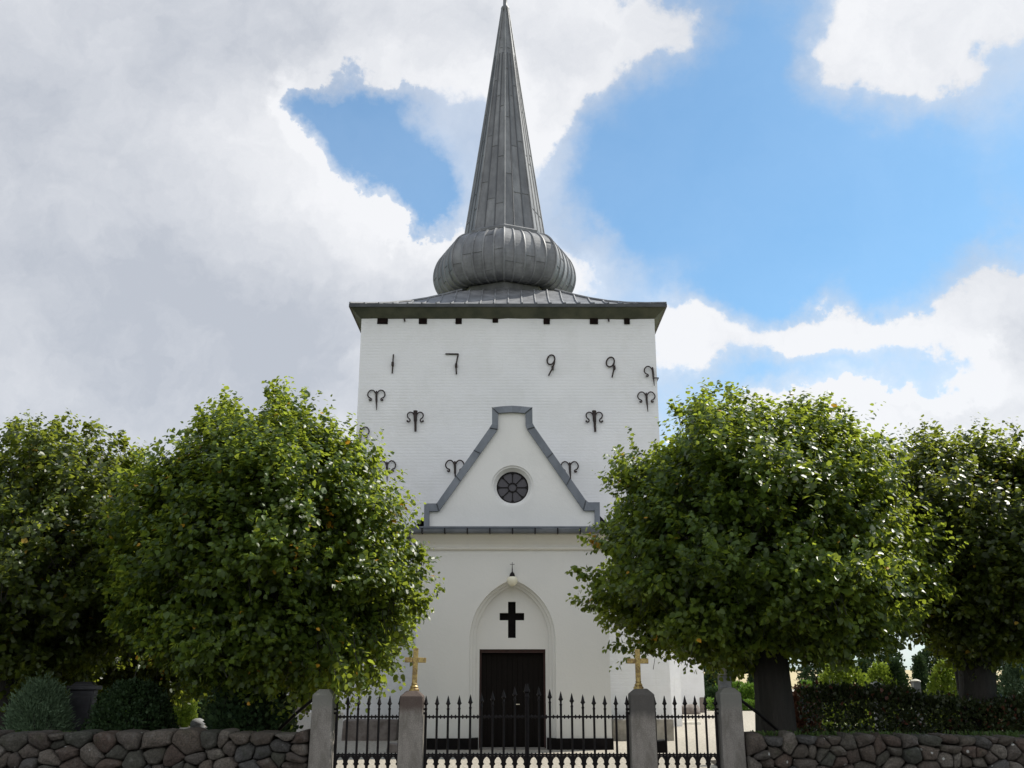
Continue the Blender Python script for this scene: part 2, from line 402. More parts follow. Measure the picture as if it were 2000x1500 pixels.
# soffit cove and eave edge
OV = .31; EZ = Z_(597, TF - OV)
b = MB()
ring = lambda o, z: [(tx0 - o, TF - o, z), (tx1 + o, TF - o, z), (tx1 + o, ty1 + o, z), (tx0 - o, ty1 + o, z)]
def loopq(a, c): return [(i, (i + 1) % 4, 4 + (i + 1) % 4, 4 + i) for i in range(4)]
b.add(ring(-.02, TZ - .03) + ring(OV - .03, EZ - .02), loopq(0, 0))
b.build('soffit', M['soffit'], church)
b = MB(); b.add(ring(OV - .035, EZ - .03) + ring(OV, EZ - .03), loopq(0, 0)); b.add(ring(OV, EZ - .03) + ring(OV, EZ + .06), loopq(0, 0)); b.add(ring(OV, EZ + .06) + ring(OV - .1, EZ + .075), loopq(0, 0))
b.build('eave_edge', M['edge'], church)
# tower roof: low swept pyramid to an octagonal neck
scx = -.24; scy = tcy
NECK_R = 1.62; NECK_Z = 12.55
b = MB(); rr = random.Random(3)
def oct_(r, z, k): th = R(270) + k * math.pi / 4; return Vector((scx + r * math.cos(th), scy + r * math.sin(th), z))
eave = ring(OV - .02, EZ + .07)
cx0, cx1, cy0, cy1 = tx0 - OV + .02, tx1 + OV - .02, TF - OV + .02, ty1 + OV - .02
def edge_pt(side, s):
    if side == 0: return Vector((cx0 + (cx1 - cx0) * s, cy0, EZ + .07))
    if side == 1: return Vector((cx1, cy0 + (cy1 - cy0) * s, EZ + .07))
    if side == 2: return Vector((cx1 + (cx0 - cx1) * s, cy1, EZ + .07))
    return Vector((cx0, cy1 + (cy0 - cy1) * s, EZ + .07))
def neck_pt(side, s):
    ang = R(225) + R(90) * (side + s)   # side 0 spans 225..315
    # radius of octagon with vertices at multiples of 45 deg
    a = (ang % (math.pi / 4)); r = NECK_R * math.cos(math.pi / 8) / math.cos(a - math.pi / 8)
    return Vector((scx + r * math.cos(ang), scy + r * math.sin(ang), NECK_Z))
HALF = (cx1 - cx0) / 2; INN = 1.42; RZ0 = EZ + .07; RZ1 = NECK_Z + .12
def roof_pt(side, l, m_):
    t = (HALF - m_) / (HALF - INN); z = RZ0 + (RZ1 - RZ0) * t - .155 * math.sin(math.pi * t)
    x, y = ((l, -m_), (m_, l), (-l, m_), (-m_, -l))[side]
    return Vector((tcx + x, tcy + y, z))
NS = 22
for side in range(4):
    for i in range(NS):
        cols = []
        for q in (i, i + 1):
            l = -HALF + 2 * HALF * q / NS; mm = max(abs(l), INN)
            cols.append([roof_pt(side, l, HALF + (mm - HALF) * k / 6) for k in range(7)])
        for k in range(6):
            b.add([cols[0][k], cols[1][k], cols[1][k + 1], cols[0][k + 1]], [(0, 1, 2, 3)], rr.uniform(.05, .3) + (.3 if rr.random() < .12 else 0))
        if i: b.tube([c + Vector((0, 0, .014)) for c in cols[0]], .026, 5, .0)
    b.tube([roof_pt(side, -HALF + (HALF - INN) * k / 6, HALF + (INN - HALF) * k / 6) + Vector((0, 0, .02)) for k in range(7)], .035, 6, .0)
b.build('tower_roof', M['lead'], church)
# neck moulding below the bulb
def pxr(px, v): return px / F * (scy / (CP - (750 - v) / F * SP))
b = MB(); rot = R(270)
b.lathe([(NECK_R + .10, NECK_Z - .12), (NECK_R + .02, NECK_Z + .02), (NECK_R - .12, NECK_Z + .12), (NECK_R - .16, NECK_Z + .22), (NECK_R - .1, NECK_Z + .36), (NECK_R - .16, NECK_Z + .46)], scx, scy, 8, rot, .55)
b.build('neck_moulding', M['lead'], church)
# bulb: octagonal, ribbed, in lead strips
prof_b = [(1.42, 12.99), (1.72, 12.93), (1.98, 13.0), (2.16, 13.22), (2.26, 13.58), (2.23, 13.95), (2.09, 14.29), (1.86, 14.53), (1.61, 14.66), (1.36, 14.71)]
def catmull(p, n=3):
    out = []
    for i in range(len(p) - 1):
        p0 = Vector(p[max(i - 1, 0)]); p1 = Vector(p[i]); p2 = Vector(p[i + 1]); p3 = Vector(p[min(i + 2, len(p) - 1)])
        for k in range(n):
            t = k / n
            out.append(tuple(.5 * ((2 * p1) + (p2 - p0) * t + (2 * p0 - 5 * p1 + 4 * p2 - p3) * t * t + (3 * p1 - p0 - 3 * p2 + p3) * t ** 3)))
    out.append(tuple(p[-1])); return out
pb = catmull(prof_b, 3)
def ribbed(prof, per, lapstep, rib=.02, rs=7, bulge=0, edge_rib=.028, start=0, ribt=.05):
    """octagon facets split in `per` strips with standing seams and lap joints"""
    b = MB(); r_ = random.Random(rs)
    for f in range(8):
        for s in range(per):
            cols = []
            for q in (s / per, (s + 1) / per):
                cols.append([oct_(r, z, f).lerp(oct_(r, z, f + 1), q) for r, z in prof])
            lap = 0; tn = r_.uniform(0, .6); nxt = r_.uniform(.3, 1) * lapstep; acc = 0
            for k in range(len(prof) - 1):
                b.add([cols[0][k], cols[1][k], cols[1][k + 1], cols[0][k + 1]], [(0, 1, 2, 3)], tn)
                acc += (cols[0][k + 1] - cols[0][k]).length
                if acc > nxt:
                    acc = 0; nxt = lapstep * r_.uniform(.85, 1.15); tn = r_.uniform(0, .75)
                    o = Vector((cols[0][k + 1].x + cols[1][k + 1].x - 2 * scx, cols[0][k + 1].y + cols[1][k + 1].y - 2 * scy, 0)).normalized() * .006
                    b.tube([cols[0][k + 1] + o, cols[1][k + 1] + o], .010, 4, .7)
            if s == 0: b.tube(cols[0], edge_rib, 6, .0, caps=False)
            elif start < len(cols[0]) - 1:
                c = cols[0][:len(cols[0]) - start]
                b.tube(c, rib, 5, ribt)  # rib tints paint in the shade lines and highlights of the seams
    return b
ribbed(pb, 5, 1.35, .036, 11, edge_rib=.036).build('onion_bulb', M['lead'], church, smooth=50)
# collar between bulb and spire
cz = 14.80; cr = 1.36
b = MB(); b.lathe([(cr + .02, cz - .10), (cr + .09, cz - .03), (cr + .10, cz + .05), (cr + .05, cz + .10), (cr - .05, cz + .12), (cr - .1, cz + .3)], scx, scy, 8, rot, .4)
b.build('collar', M['lead'], church)
# spire
z1 = cz + .05; r1 = 1.33; z2 = Z_(17, scy); r2 = pxr(6, 17)
ps = []
for k in range(41):
    t = k / 40; ps.append((r1 + (r2 - r1) * t - .02 * math.sin(math.pi * t), z1 + (z2 - z1) * t))
ribbed(ps, 3, 1.9, .024, 23, edge_rib=.032, start=9, ribt=1.3).build('spire', M['lead'], church)
b = MB(); b.lathe([(r2 + .03, z2 - .12), (r2 + .04, z2 + .02), (.075, z2 + .12), (.07, z2 + .45), (.16, z2 + .6), (.2, z2 + .8), (.14, z2 + 1.0), (.03, z2 + 1.08), (.025, z2 + 2.0)], scx, scy, 10, 0, .3)
b.build('finial', M['lead'], church, smooth=True)
# beam ends below the eaves
for x0, x1, v1 in ((737, 757.6, 633), (818, 834, 633), (889.6, 902, 633), (962, 973, 630), (1061.5, 1074, 633), (1152, 1168, 633), (1219, 1230, 633)):
    b = MB(); zz = Z_(v1, TF)
    b.box(X_(x0, 628, TF), X_(x1, 628, TF), TF - .03, TF + .1, zz, TZ + .0)
    b.build('beam_end', M['beam'], church, bevel=.012)
for x in (789.5, 1187.5):
    b = MB(); X = X_(x, 625, TF); b.tube([(X, TF - .02, TZ - .02), (X + .01, TF - .05, Z_(624, TF)), (X + .02, TF - .04, Z_(629, TF))], .022, 6)
    b.build('iron_hook', M['tie'], church)
# date numerals, 1 7 9 9, in wrought iron on the tower
YD = TF - .035
def numeral(strokes, knob=None):
    b = MB()
    for st in strokes:
        pts = [(X_(u, v, YD), YD, Z_(v, YD)) for u, v in st]
        b.tube(catmull3(pts) if len(pts) > 4 else pts, .0195, 6)
    if knob:
        u, v = knob; x, z = X_(u, v, YD), Z_(v, YD); b.box(x - .03, x + .03, YD - .04, YD + .04, z - .05, z + .05)
    b.build('date_numeral', M['tie'], church)
def catmull3(p, n=4):
    out = []; P = [Vector(x) for x in p]
    for i in range(len(P) - 1):
        p0, p1, p2, p3 = P[max(i - 1, 0)], P[i], P[i + 1], P[min(i + 2, len(P) - 1)]
        for k in range(n):
            t = k / n
            out.append(.5 * ((2 * p1) + (p2 - p0) * t + (2 * p0 - 5 * p1 + 4 * p2 - p3) * t * t + (3 * p1 - p0 - 3 * p2 + p3) * t ** 3))
    out.append(P[-1]); return out
numeral([[(768.5, 692), (767.2, 711), (766, 729)]], (767, 711))
numeral([[(870, 691), (895.5, 691.5)], [(895, 691), (892, 706), (890.5, 714), (891.5, 731)]], (891, 714))
def nine(cx, cy, rx, ry, kx, ky, ex, ey):
    pts = [(cx + rx * math.cos(a) - .15 * ry * math.sin(a), cy + ry * math.sin(a)) for a in np.linspace(.6, .6 + 2 * math.pi, 15)]
    numeral([pts, [(cx + rx * .97, cy + 1), (cx + rx * .9, cy + ry * .7), (kx, ky), (kx - (kx - ex) * .5, ky + (ey - ky) * .5), (ex, ey)]], (kx, ky))
nine(1076, 702.5, 7.3, 9.3, 1079.3, 718.5, 1071.5, 733.5)
nine(1192, 707, 7.6, 9.3, 1199.8, 718, 1195.3, 737)
# wall anchors with ram's-horn scrolls
def anchor_mesh(thick, sides=(-1, 1)):
    b = MB()
    if thick:
        b.tube([(0, 0, .02), (0, 0, -.03), (0, 0, -.1), (.005, 0, -.24), (.008, 0, -.3), (.015, 0, -.5), (.018, 0, -.545)], [.06, .05, .047, .046, .032, .030, .028], 6)
        sc = [(.03, -.10), (.07, -.04), (.13, -.02), (.19, -.05), (.21, -.11), (.19, -.17), (.15, -.205), (.135, -.25), (.165, -.285), (.205, -.265), (.21, -.24)]
    else:
        b.tube([(0, 0, .0), (0, 0, -.05), (.003, 0, -.12), (.01, 0, -.3), (.012, 0, -.33), (.025, 0, -.52)], [.018, .026, .030, .026, .02, .009], 6)
        sc = [(.013, -.085), (.05, -.015), (.11, .022), (.175, .005), (.222, -.06), (.225, -.125), (.19, -.18), (.14, -.205), (.125, -.235), (.15, -.255), (.19, -.235)]
    for s in sides: b.tube(catmull3([(s * x, -.0, z) for x, z in sc], 3), [.017] * (3 * (len(sc) - 1) - 5) + [.019, .022, .024, .024, .022, .014], 6)
    return b
protos = {}
def anchor(u, v, thick=False, sides=(-1, 1), s=1.0, rot=0):
    key = (thick, sides); x, z = X_(u, v, YD), Z_(v, YD)
    if key not in protos: protos[key] = anchor_mesh(thick, sides).build('wall_anchor', M['tie'], church, loc=(0, 0, 0)); o = protos[key]
    else:
        o = protos[key].copy(); C.objects.link(o); o.parent = church
    o.location = (x, YD - .02 - TF, z); o.scale = (s, 1, s); o.rotation_euler = (0, rot, 0)
anchor(735.5, 764); anchor(811.5, 804, True); anchor(1262, 767.5); anchor(1160.3, 804, True, s=1.02)
anchor(756, 902); anchor(888.5, 901, s=1.05); anchor(1112.5, 903.5, s=.98)
anchor(704.5, 836, sides=(1,)); anchor(1274.5, 717.5, sides=(-1,))
b = MB(); zz = Z_(738.5, YD); b.tube([(X_(1275, 738, YD), YD - .02, zz), (tx1 + .03, YD - .02, zz), (tx1 + .03, TF + .3, zz)], .016, 6); b.build('anchor_bar', M['tie'], church)
b = MB(); zz = Z_(708, YD); b.tube([(tx0 - .02, TF + .25, zz + .18), (tx0 - .02, TF + .25, zz - .2)], .02, 6); b.build('anchor_bar', M['tie'], church)

# porch
px0, px1 = -2.07, 2.09; PCX = .01
GZ = Z_(1033, PF)                     # gutter / eaves level
def arch(wd, h, zs=2.23, n=12, z0=-.05):
    e = (h * h - wd * wd) / (2 * wd); r = wd + e
    a1 = math.asin(h / r); pts = [(PCX - wd, z0)]
    L = [(PCX + e - r * math.cos(a1 * k / n), zs + r * math.sin(a1 * k / n)) for k in range(n + 1)]
    Rr = [(2 * PCX - x, z) for x, z in L][::-1][1:]
    return pts + L + Rr + [(PCX + wd, z0)]
b = MB()
b.plate([(px0, 0), (px1, 0), (px1, GZ - .02), (px0, GZ - .02)], [], PF + .5, PF + .52)   # inner shell behind
steps = [(.92, 1.26, 0, .10), (.855, 1.20, .10, .18), (.79, 1.14, .18, .26)]
def notch(outer_x0, outer_x1, ztop, hole):
    # polygon going round the arch opening (opening touches the ground)
    return [(outer_x0, 0), (hole[0][0], 0)] + hole[1:-1] + [(hole[-1][0], 0), (outer_x1, 0), (outer_x1, ztop), (outer_x0, ztop)]
for i, (wd, h, d0, d1) in enumerate(steps):
    ho = arch(wd, h)
    if i == 0: poly = notch(px0, px1, GZ - .02, ho)
    else: poly = notch(PCX - 1.2, PCX + 1.2, 3.9, ho)
    poly[1] = (ho[0][0], 0); b.plate(poly, [], PF + d0, PF + d1)
# tympanum with door and cross openings
dx0, dx1, dz = PCX - .715, PCX + .715, Z_(1268, PF + .26)
YT = PF + .262
cr_ = lambda u, v: at(u, v, YT)
xv0, xv1 = cr_(992.3, 1210)[0], cr_(1007.2, 1210)[0]; xh0, xh1 = cr_(975.8, 1204)[0], cr_(1023.8, 1204)[0]
zc = [Z_(v, YT) for v in (1175, 1197, 1211.5, 1246)]
cross = [(xv0, zc[3]), (xv1, zc[3]), (xv1, zc[2]), (xh1, zc[2]), (xh1, zc[1]), (xv1, zc[1]), (xv1, zc[0]), (xv0, zc[0]), (xv0, zc[1]), (xh0, zc[1]), (xh0, zc[2]), (xv0, zc[2])]
b.plate([(PCX - 1.2, 0), (dx0, 0), (dx0, dz), (dx1, dz), (dx1, 0), (PCX + 1.2, 0), (PCX + 1.2, 3.9), (PCX - 1.2, 3.9)], [cross], YT, YT + .12)
# side walls
b.add([(px1, PF, 0), (px1, TF, 0), (px1, TF, GZ), (px1, PF, GZ)], [(0, 1, 2, 3)]); b.add([(px0, TF, 0), (px0, PF, 0), (px0, PF, GZ), (px0, TF, GZ)], [(0, 1, 2, 3)])
b.build('porch_wall', M['porch'], church)
b = MB(); b.box(xh0 - .05, xh1 + .05, YT + .125, YT + .14, zc[3] - .05, zc[0] + .05); b.build('cross_window', M['plinth'], church)
# door
door = MB()
nb = 12
for k in range(nb):
    a = dx0 + .04 + (dx1 - dx0 - .08) * k / nb; c = dx0 + .04 + (dx1 - dx0 - .08) * (k + 1) / nb
    door.box(a + .0015, c - .0015, YT + .16 + (0.012 if k in (5, 6) else 0), YT + .20, .04, dz - .09)
door.box(dx0 + .01, dx1 - .01, YT + .205, YT + .22, 0, dz - .05)
do = door.build('door', M['door'], church, bevel=.004)
b = MB(); b.box(dx0, dx1, YT + .06, YT + .15, dz - .075, dz + .02); b.box(dx0, dx0 + .04, YT + .12, YT + .2, 0, dz - .075); b.box(dx1 - .04, dx1, YT + .12, YT + .2, 0, dz - .075)
fr = b.build('frame', M['red_wood'], do); fr.location = (0, 0, 0)
hx, hz = at(1010, 1375.5, YT + .1)
b = MB(); b.box(hx - .035, hx + .055, YT + .075, YT + .10, hz - .01, hz + .008); b.box(hx - .03, hx - .012, YT + .08, YT + .17, hz - .008, hz + .006); 
o = b.build('handle', M['brass'], do); o.location = (0, 0, 0)
b = MB(); b.box(dx0 + .02, dx1 - .02, PF - .02, YT + .2, -.02, .02); b.build('doorstep', M['granite'], church, bevel=.015)
# black plinth
b = MB(); pz = Z_(1442, PF)
for a, c in ((px0 - .03, PCX - .725), (PCX + .725, px1 + .03)):
    b = MB(); b.box(a, c, PF - .035, PF + .255, -.02, pz, top=(0, .012))
    if a < 0: b.box(px0 - .033, px0 + .02, PF + .05, TF, -.02, pz - .003)
    else: b.box(px1 - .02, px1 + .033, PF + .05, TF, -.02, pz - .003)
    b.build('plinth', M['plinth'], church)
# cornice profile
prof = [(0.0, Z_(1075, PF)), (-.055, Z_(1073.5, PF)), (-.065, Z_(1070, PF)), (-.03, Z_(1068.5, PF)), (-.04, Z_(1064, PF)), (-.09, Z_(1057, PF)), (-.16, Z_(1050, PF)), (-.20, Z_(1046, PF)), (-.20, GZ - .02), (0, GZ)]
b = MB(); vs = []
for s, xx in ((-1, px0), (1, px1)):
    for y, z in prof: vs.append((xx + s * (-y), PF + y, z))
k = len(prof)
b.add(vs, [(i, k + i, k + i + 1, i + 1) for i in range(k - 1)])
for s, xx in ((-1, px0), (1, px1)):   # returns along the sides
    vs = [(xx - s * y, PF + y, z) for y, z in prof] + [(xx - s * y, TF, z) for y, z in prof]
    b.add(vs, [(i, k + i, k + i + 1, i + 1) if s > 0 else (i, i + 1, k + i + 1, k + i) for i in range(k - 1)])
b.build('cornice', M['trim'], church)
# gutter
gy = PF - .29; gz = Z_(1034, gy); gx0, gx1 = px0 - .3, px1 + .3
b = MB(); ng = 9; vs = []
for xx in (gx0, gx1):
    for kk in range(ng): a = math.pi + math.pi * kk / (ng - 1); vs.append((xx, gy + .075 * math.cos(a), gz + .085 * math.sin(a)))
    for kk in range(ng): a = 2 * math.pi - math.pi * kk / (ng - 1); vs.append((xx, gy + .068 * math.cos(a), gz + .078 * math.sin(a)))
kk = 2 * ng; b.add(vs, [(i, kk + i, kk + (i + 1) % kk, (i + 1) % kk) for i in range(kk)] + [tuple(range(kk))[::-1], tuple(range(kk, 2 * kk))])
b.tube([(gx0, gy - .075, gz), (gx1, gy - .075, gz)], .009, 6)
for s in (0, 1):    # side gutters
    X = gx0 + .07 if s == 0 else gx1 - .07
    b.tube([(X, gy + .06, gz - .03), (X, TF - .02, gz - .03)], .07, 8)
gut = b.build('gutter', M['coping'], church)
b = MB()
for i in range(-4, 5):
    X = X_(1001 + 44 * i, 1036, gy)
    b = MB(); b.box(X - .012, X + .012, gy - .092, gy + .08, gz - .095, gz + .02)
    b.build('bracket', M['iron'], gut).location = (0, 0, 0)
b = MB(); dpx = gx0 + .06
b.tube(catmull3([(px0 - .22, gy + .06, gz - .05), (px0 - .22, gy + .12, gz - .2), (px0 - .13, PF + .1, gz - .5), (px0 - .07, PF + .8, gz - .8), (px0 - .07, PF + 1.2, gz - 1.3), (px0 - .07, PF + 1.2, .3)]), .045, 8)
b.build('downpipe', M['edge'], church, smooth=True)
# flashing strip and roof lip behind the gutter
b = MB(); b.box(px0 - .25, px1 + .25, PF - .28, PF + .12, GZ - .015, GZ + .02); b.build('lead_flashing', M['coping'], church)
# gable
GY = PF + .13
outer = [(828, 1034), (829, 984), (853, 984), (956, 837), (961, 829), (961, 797), (980, 794.6), (1000, 793.5), (1021, 794.8), (1039.5, 797), (1040, 827), (1044, 835), (1144, 978), (1149, 981.6), (1171, 981.6), (1172, 1034)]
inner = [(839, 1034), (839, 999.6), (858, 999), (972, 840), (973, 832), (973, 808.5), (987, 807), (1000, 806.4), (1013, 807), (1026, 808.5), (1026.6, 832), (1030, 840), (1139, 997), (1141, 998), (1161, 998), (1161, 1034)]
O_ = [at(u, v, GY) for u, v in outer]; I_ = [at(u, v, GY) for u, v in inner]
b = MB(); b.plate(O_[::-1], [], GY - .001, GY + .001)
wc = at(1001, 949.5, GY); wr = .362; wo_ = .475
circ = lambda r, n=48: [(wc[0] + r * math.cos(2 * math.pi * i / n), wc[1] + r * math.sin(2 * math.pi * i / n)) for i in range(n)]
b = MB()
b.plate(I_[::-1], [circ(wo_)], GY, GY + .06, outer_sides=True)
b.plate(circ(wo_ + .03), [circ(wo_ - .045)], GY + .035, GY + .10, outer_sides=False)
n_ = 48
ca, cb = circ(wo_ - .045), circ(wr)
b.add([(x, GY + .06, z) for x, z in ca] + [(x, GY + .16, z) for x, z in cb], [(i, (i + 1) % n_, n_ + (i + 1) % n_, n_ + i) for i in range(n_)])
b.plate(I_[::-1], [circ(wr)], GY + .16, GY + .38, back=True)
b.build('gable_wall', M['gable'], church)
b = MB()
for i in range(len(O_) - 1):
    a, c, d, e = O_[i], O_[i + 1], I_[i + 1], I_[i]
    y0, y1 = GY - .075, GY + .42
    # outward bevel: coping front slopes back slightly
    vs = [(a[0], y0 + .02, a[1]), (c[0], y0 + .02, c[1]), (d[0], y0, d[1]), (e[0], y0, e[1]), (a[0], y1, a[1]), (c[0], y1, c[1]), (d[0], y1, d[1]), (e[0], y1, e[1])]
    b.add(vs, [(0, 3, 2, 1), (0, 1, 5, 4), (3, 7, 6, 2), (4, 5, 6, 7)], [.1, .5, .25, .6][i % 4])
cop = b.build('gable_coping', M['coping'], church, smooth=0)
b = MB()
for i in (2, 3, 5, 9, 11, 12):
    a, e = O_[i], I_[i]; b = MB(); b.tube([(a[0], GY - .062, a[1]), (e[0], GY - .082, e[1])], .012, 5); b.build('lead_seam', M['edge'], cop).location = (0, 0, 0)
for t in (.36, .70):
    for i0, i1 in ((2, 3), (11, 12)):
        a = Vector(O_[i0]).lerp(Vector(O_[i1]), t); e = Vector(I_[i0]).lerp(Vector(I_[i1]), t)
        b = MB(); b.tube([(a.x, GY - .062, a.y), (e.x, GY - .082, e.y)], .009, 5); b.build('lead_seam', M['edge'], cop).location = (0, 0, 0)
# round window
b = MB(); b.add([(x, GY + .2, z) for x, z in circ(wr)] + [(wc[0], GY + .2, wc[1])], [(i, (i + 1) % n_, n_) for i in range(n_)])
rw = b.build('round_window', M['glass'], church)
b = MB()
for r0, r1 in ((wr - .03, wr + .005), (.085, .112)):
    b.plate(circ(r1), [circ(r0)], GY + .165, GY + .198)
for k in range(8):
    a = k * math.pi / 4
    p = lambda r, o: (wc[0] + r * math.cos(a) - o * math.sin(a), wc[1] + r * math.sin(a) + o * math.cos(a))
    b.plate([p(.105, -.011), p(wr - .02, -.011), p(wr - .02, .011), p(.105, .011)], [], GY + .172, GY + .197)
for k in range(8):   # little ornaments where the bars meet the rim
    a = k * math.pi / 4
    p = lambda r, o: (wc[0] + r * math.cos(a) - o * math.sin(a), wc[1] + r * math.sin(a) + o * math.cos(a))
    b.plate([p(wr - .10, 0), p(wr - .02, -.045), p(wr - .02, .045)], [], GY + .169, GY + .197)
b.build('glazing_bars', M['iron'], rw).location = (0, 0, 0)
# porch roof behind gable
b = MB(); rz_ = Z_(830, GY); ex = px1 + .22
b.add([(px0 - .22, GY + .2, GZ), (PCX, GY + .2, rz_), (PCX, TF, rz_), (px0 - .22, TF, GZ)], [(0, 1, 2, 3)]); b.add([(PCX, GY + .2, rz_), (ex, GY + .2, GZ), (ex, TF, GZ), (PCX, TF, rz_)], [(0, 1, 2, 3)])
# lamp over the door (own thing: it hangs on the arch tip)
b.build('porch_roof', M['lead'], church)
LX, LY, LZ = X_(1000.5, 1133, PF - .12), PF - .13, Z_(1134.5, PF - .12)
lamp = empty('wall_lamp', (LX, LY, LZ), 'cream globe lamp with black cap and tiny cross above the porch arch', 'lamp')
b = MB(); b.lathe([(.02, -.115), (.06, -.10), (.095, -.06), (.112, -.01), (.115, .03), (.10, .07), (.075, .09), (.02, .095)], 0, 0, 20); b.build('globe', M['bulb'], lamp, loc=(0, 0, 0), smooth=True)
b = MB(); b.lathe([(.062, .085), (.066, .10), (.055, .12), (.05, .15), (.03, .175), (.012, .19), (.012, .22), (.007, .30), (.005, .40)], 0, 0, 14); b.tube([(-.05, 0, .355), (.05, 0, .355)], .0055, 6)
b.tube([(0, 0, .12), (0, .13, .12)], .012, 6)
b.build('cap', M['iron'], lamp, loc=(0, 0, 0), smooth=40)
# nave / transept behind the tower
b = MB()
def hbox(b, x0, x1, y0, y1, z1): b.box(x0, x1, y0, y1, 0, z1)
hbox(b, 3.86, 5.02, 30.3, 33.5, 5.2); hbox(b, -9.05, 7.53, 39.9, 48, 5.2); hbox(b, -5.0, 5.0, 33.4, 60, 5.3)
b.build('nave_wall', M['tower'], church)
b = MB()
b.add([(-9.4, 39.6, 5.1), (7.9, 39.6, 5.1), (7.9, 43.9, 8.2), (-9.4, 43.9, 8.2), (7.9, 48.3, 5.1), (-9.4, 48.3, 5.1)], [(0, 1, 2, 3), (3, 2, 4, 5), (1, 4, 2), (0, 3, 5)])
b.add([(-5.3, 33.05, 5.25), (5.3, 33.05, 5.25), (5.3, 60, 5.25), (-5.3, 60, 5.25), (0, 33.05, 9.4), (0, 60, 9.4)], [(0, 4, 5, 3), (1, 2, 5, 4), (0, 1, 4), (3, 5, 2)])
b.add([(3.9, 30.1, 5.15), (5.2, 30.1, 5.15), (5.2, 33.6, 5.15), (3.9, 33.6, 6.4), (3.9, 30.1, 6.4)], [(0, 1, 4), (1, 2, 3, 4)])
b.build('nave_roof', M['tile'], church)
b = MB()
x_, z_ = at(1367, 1362, 39.8); b.box(x_, 7.56, 39.86, 40.6, 0, z_)
b.build('granite_quoin', M['rock'], church, bevel=.03)
b = MB(); b.box(-9.08, -7.9, 39.86, 40.6, 0, .42); b.build('granite_quoin', M['rock'], church, bevel=.03)

# ------------------------------------------------------------------ stones by the church
def boulder(name, loc, size, label, cat, m='rock', seed=0, group=None, sub=3, noise=.12):
    import bmesh
    bm = bmesh.new(); bmesh.ops.create_icosphere(bm, subdivisions=sub, radius=1)
    r_ = random.Random(seed); ph = [r_.uniform(0, 6) for _ in range(9)]
    for v in bm.verts:
        p = v.co.copy()
        q = Vector([math.copysign(abs(c) ** .72, c) for c in p])
        k = 1 + noise * (math.sin(2.1 * p.x + ph[0]) * math.cos(2.7 * p.y + ph[1]) + .6 * math.sin(4.3 * p.z + ph[2] + 2 * p.x))
        v.co = Vector((q.x * size[0] / 2, q.y * size[1] / 2, q.z * size[2] / 2)) * k
    me = bpy.data.meshes.new(name); bm.to_mesh(me); bm.free(); me.materials.append(M[m]); me.shade_smooth()
    o = bpy.data.objects.new(name, me); C.objects.link(o); o.location = loc
    return prop(o, label, cat, group)
def block(name, x0, x1, y0, y1, z1, m, label, cat, bev=.03, z0=-.02, jit=.02, seed=1):
    r_ = random.Random(seed); b = MB(); cx, cy = (x0 + x1) / 2, (y0 + y1) / 2
    nx, nz = 8, 3; j = lambda: r_.uniform(-jit, jit)
    b.box(x0 - cx, x1 - cx, y0 - cy, y1 - cy, z0, z1, top=(.02, .02))
    o = b.build(name, M[m], loc=(cx, cy, 0), bevel=bev, seg=3)
    for v in o.data.vertices: v.co.x += j(); v.co.y += j(); v.co.z += j() * .6
    return prop(o, label, cat)
block('stone_trough', X_(1196, 1430, 24.3), X_(1317, 1430, 24.3), 24.25, 24.85, .47, 'trough', 'long grey-beige stone trough against the tower, right of the porch', 'trough', jit=.03)
block('stone_trough', X_(670, 1430, 24.4), X_(776, 1430, 24.4), 24.3, 24.85, .46, 'rock', 'long brownish stone trough against the tower, left of the porch', 'trough', jit=.03, seed=4)
block('stone_block', X_(1280, 1460, 20.9), X_(1303, 1460, 20.9), 20.8, 21.1, Z_(1446, 20.9), 'plinth', 'low black block on the gravel seen through the right side gate', 'block', seed=7)
block('stone_block', X_(755, 1460, 20.9), X_(779, 1460, 20.9), 20.8, 21.1, Z_(1452, 20.9), 'rock', 'low dark brown block on the gravel seen through the left side gate', 'block', seed=9)
bx_, bz_ = at(1349, 1393, 38.6); boulder('boulder', (bx_, 38.6, .12), (.72, .5, .5), 'low dark rounded boulder at the foot of the white nave wall', 'boulder', seed=3)
bx_, bz_ = at(1350, 1415, 31.5); block('stone_slab', bx_ - .3, bx_ + .28, 31.3, 31.6, .07, 'grave_white', 'small flat pale slab lying on the gravel by the nave', 'slab', bev=.01, jit=.01)
for (u, v, D, s, cat, lab) in ((386, 1414, 17.0, (.22, .22, .5), 'bollard', 'short round-topped granite stone standing behind the left stone wall'),):
    X, Z = at(u, v, D); b = MB()
    zt = Z_(1403, D); b.lathe([(.115, -.02), (.115, zt - .09), (.118, zt - .075), (.11, zt - .05), (.085, zt - .02), (.04, zt)], 0, 0, 16)
    prop(b.build('bollard', M['grave_grey'], loc=(X, D, 0), smooth=50), lab, cat)

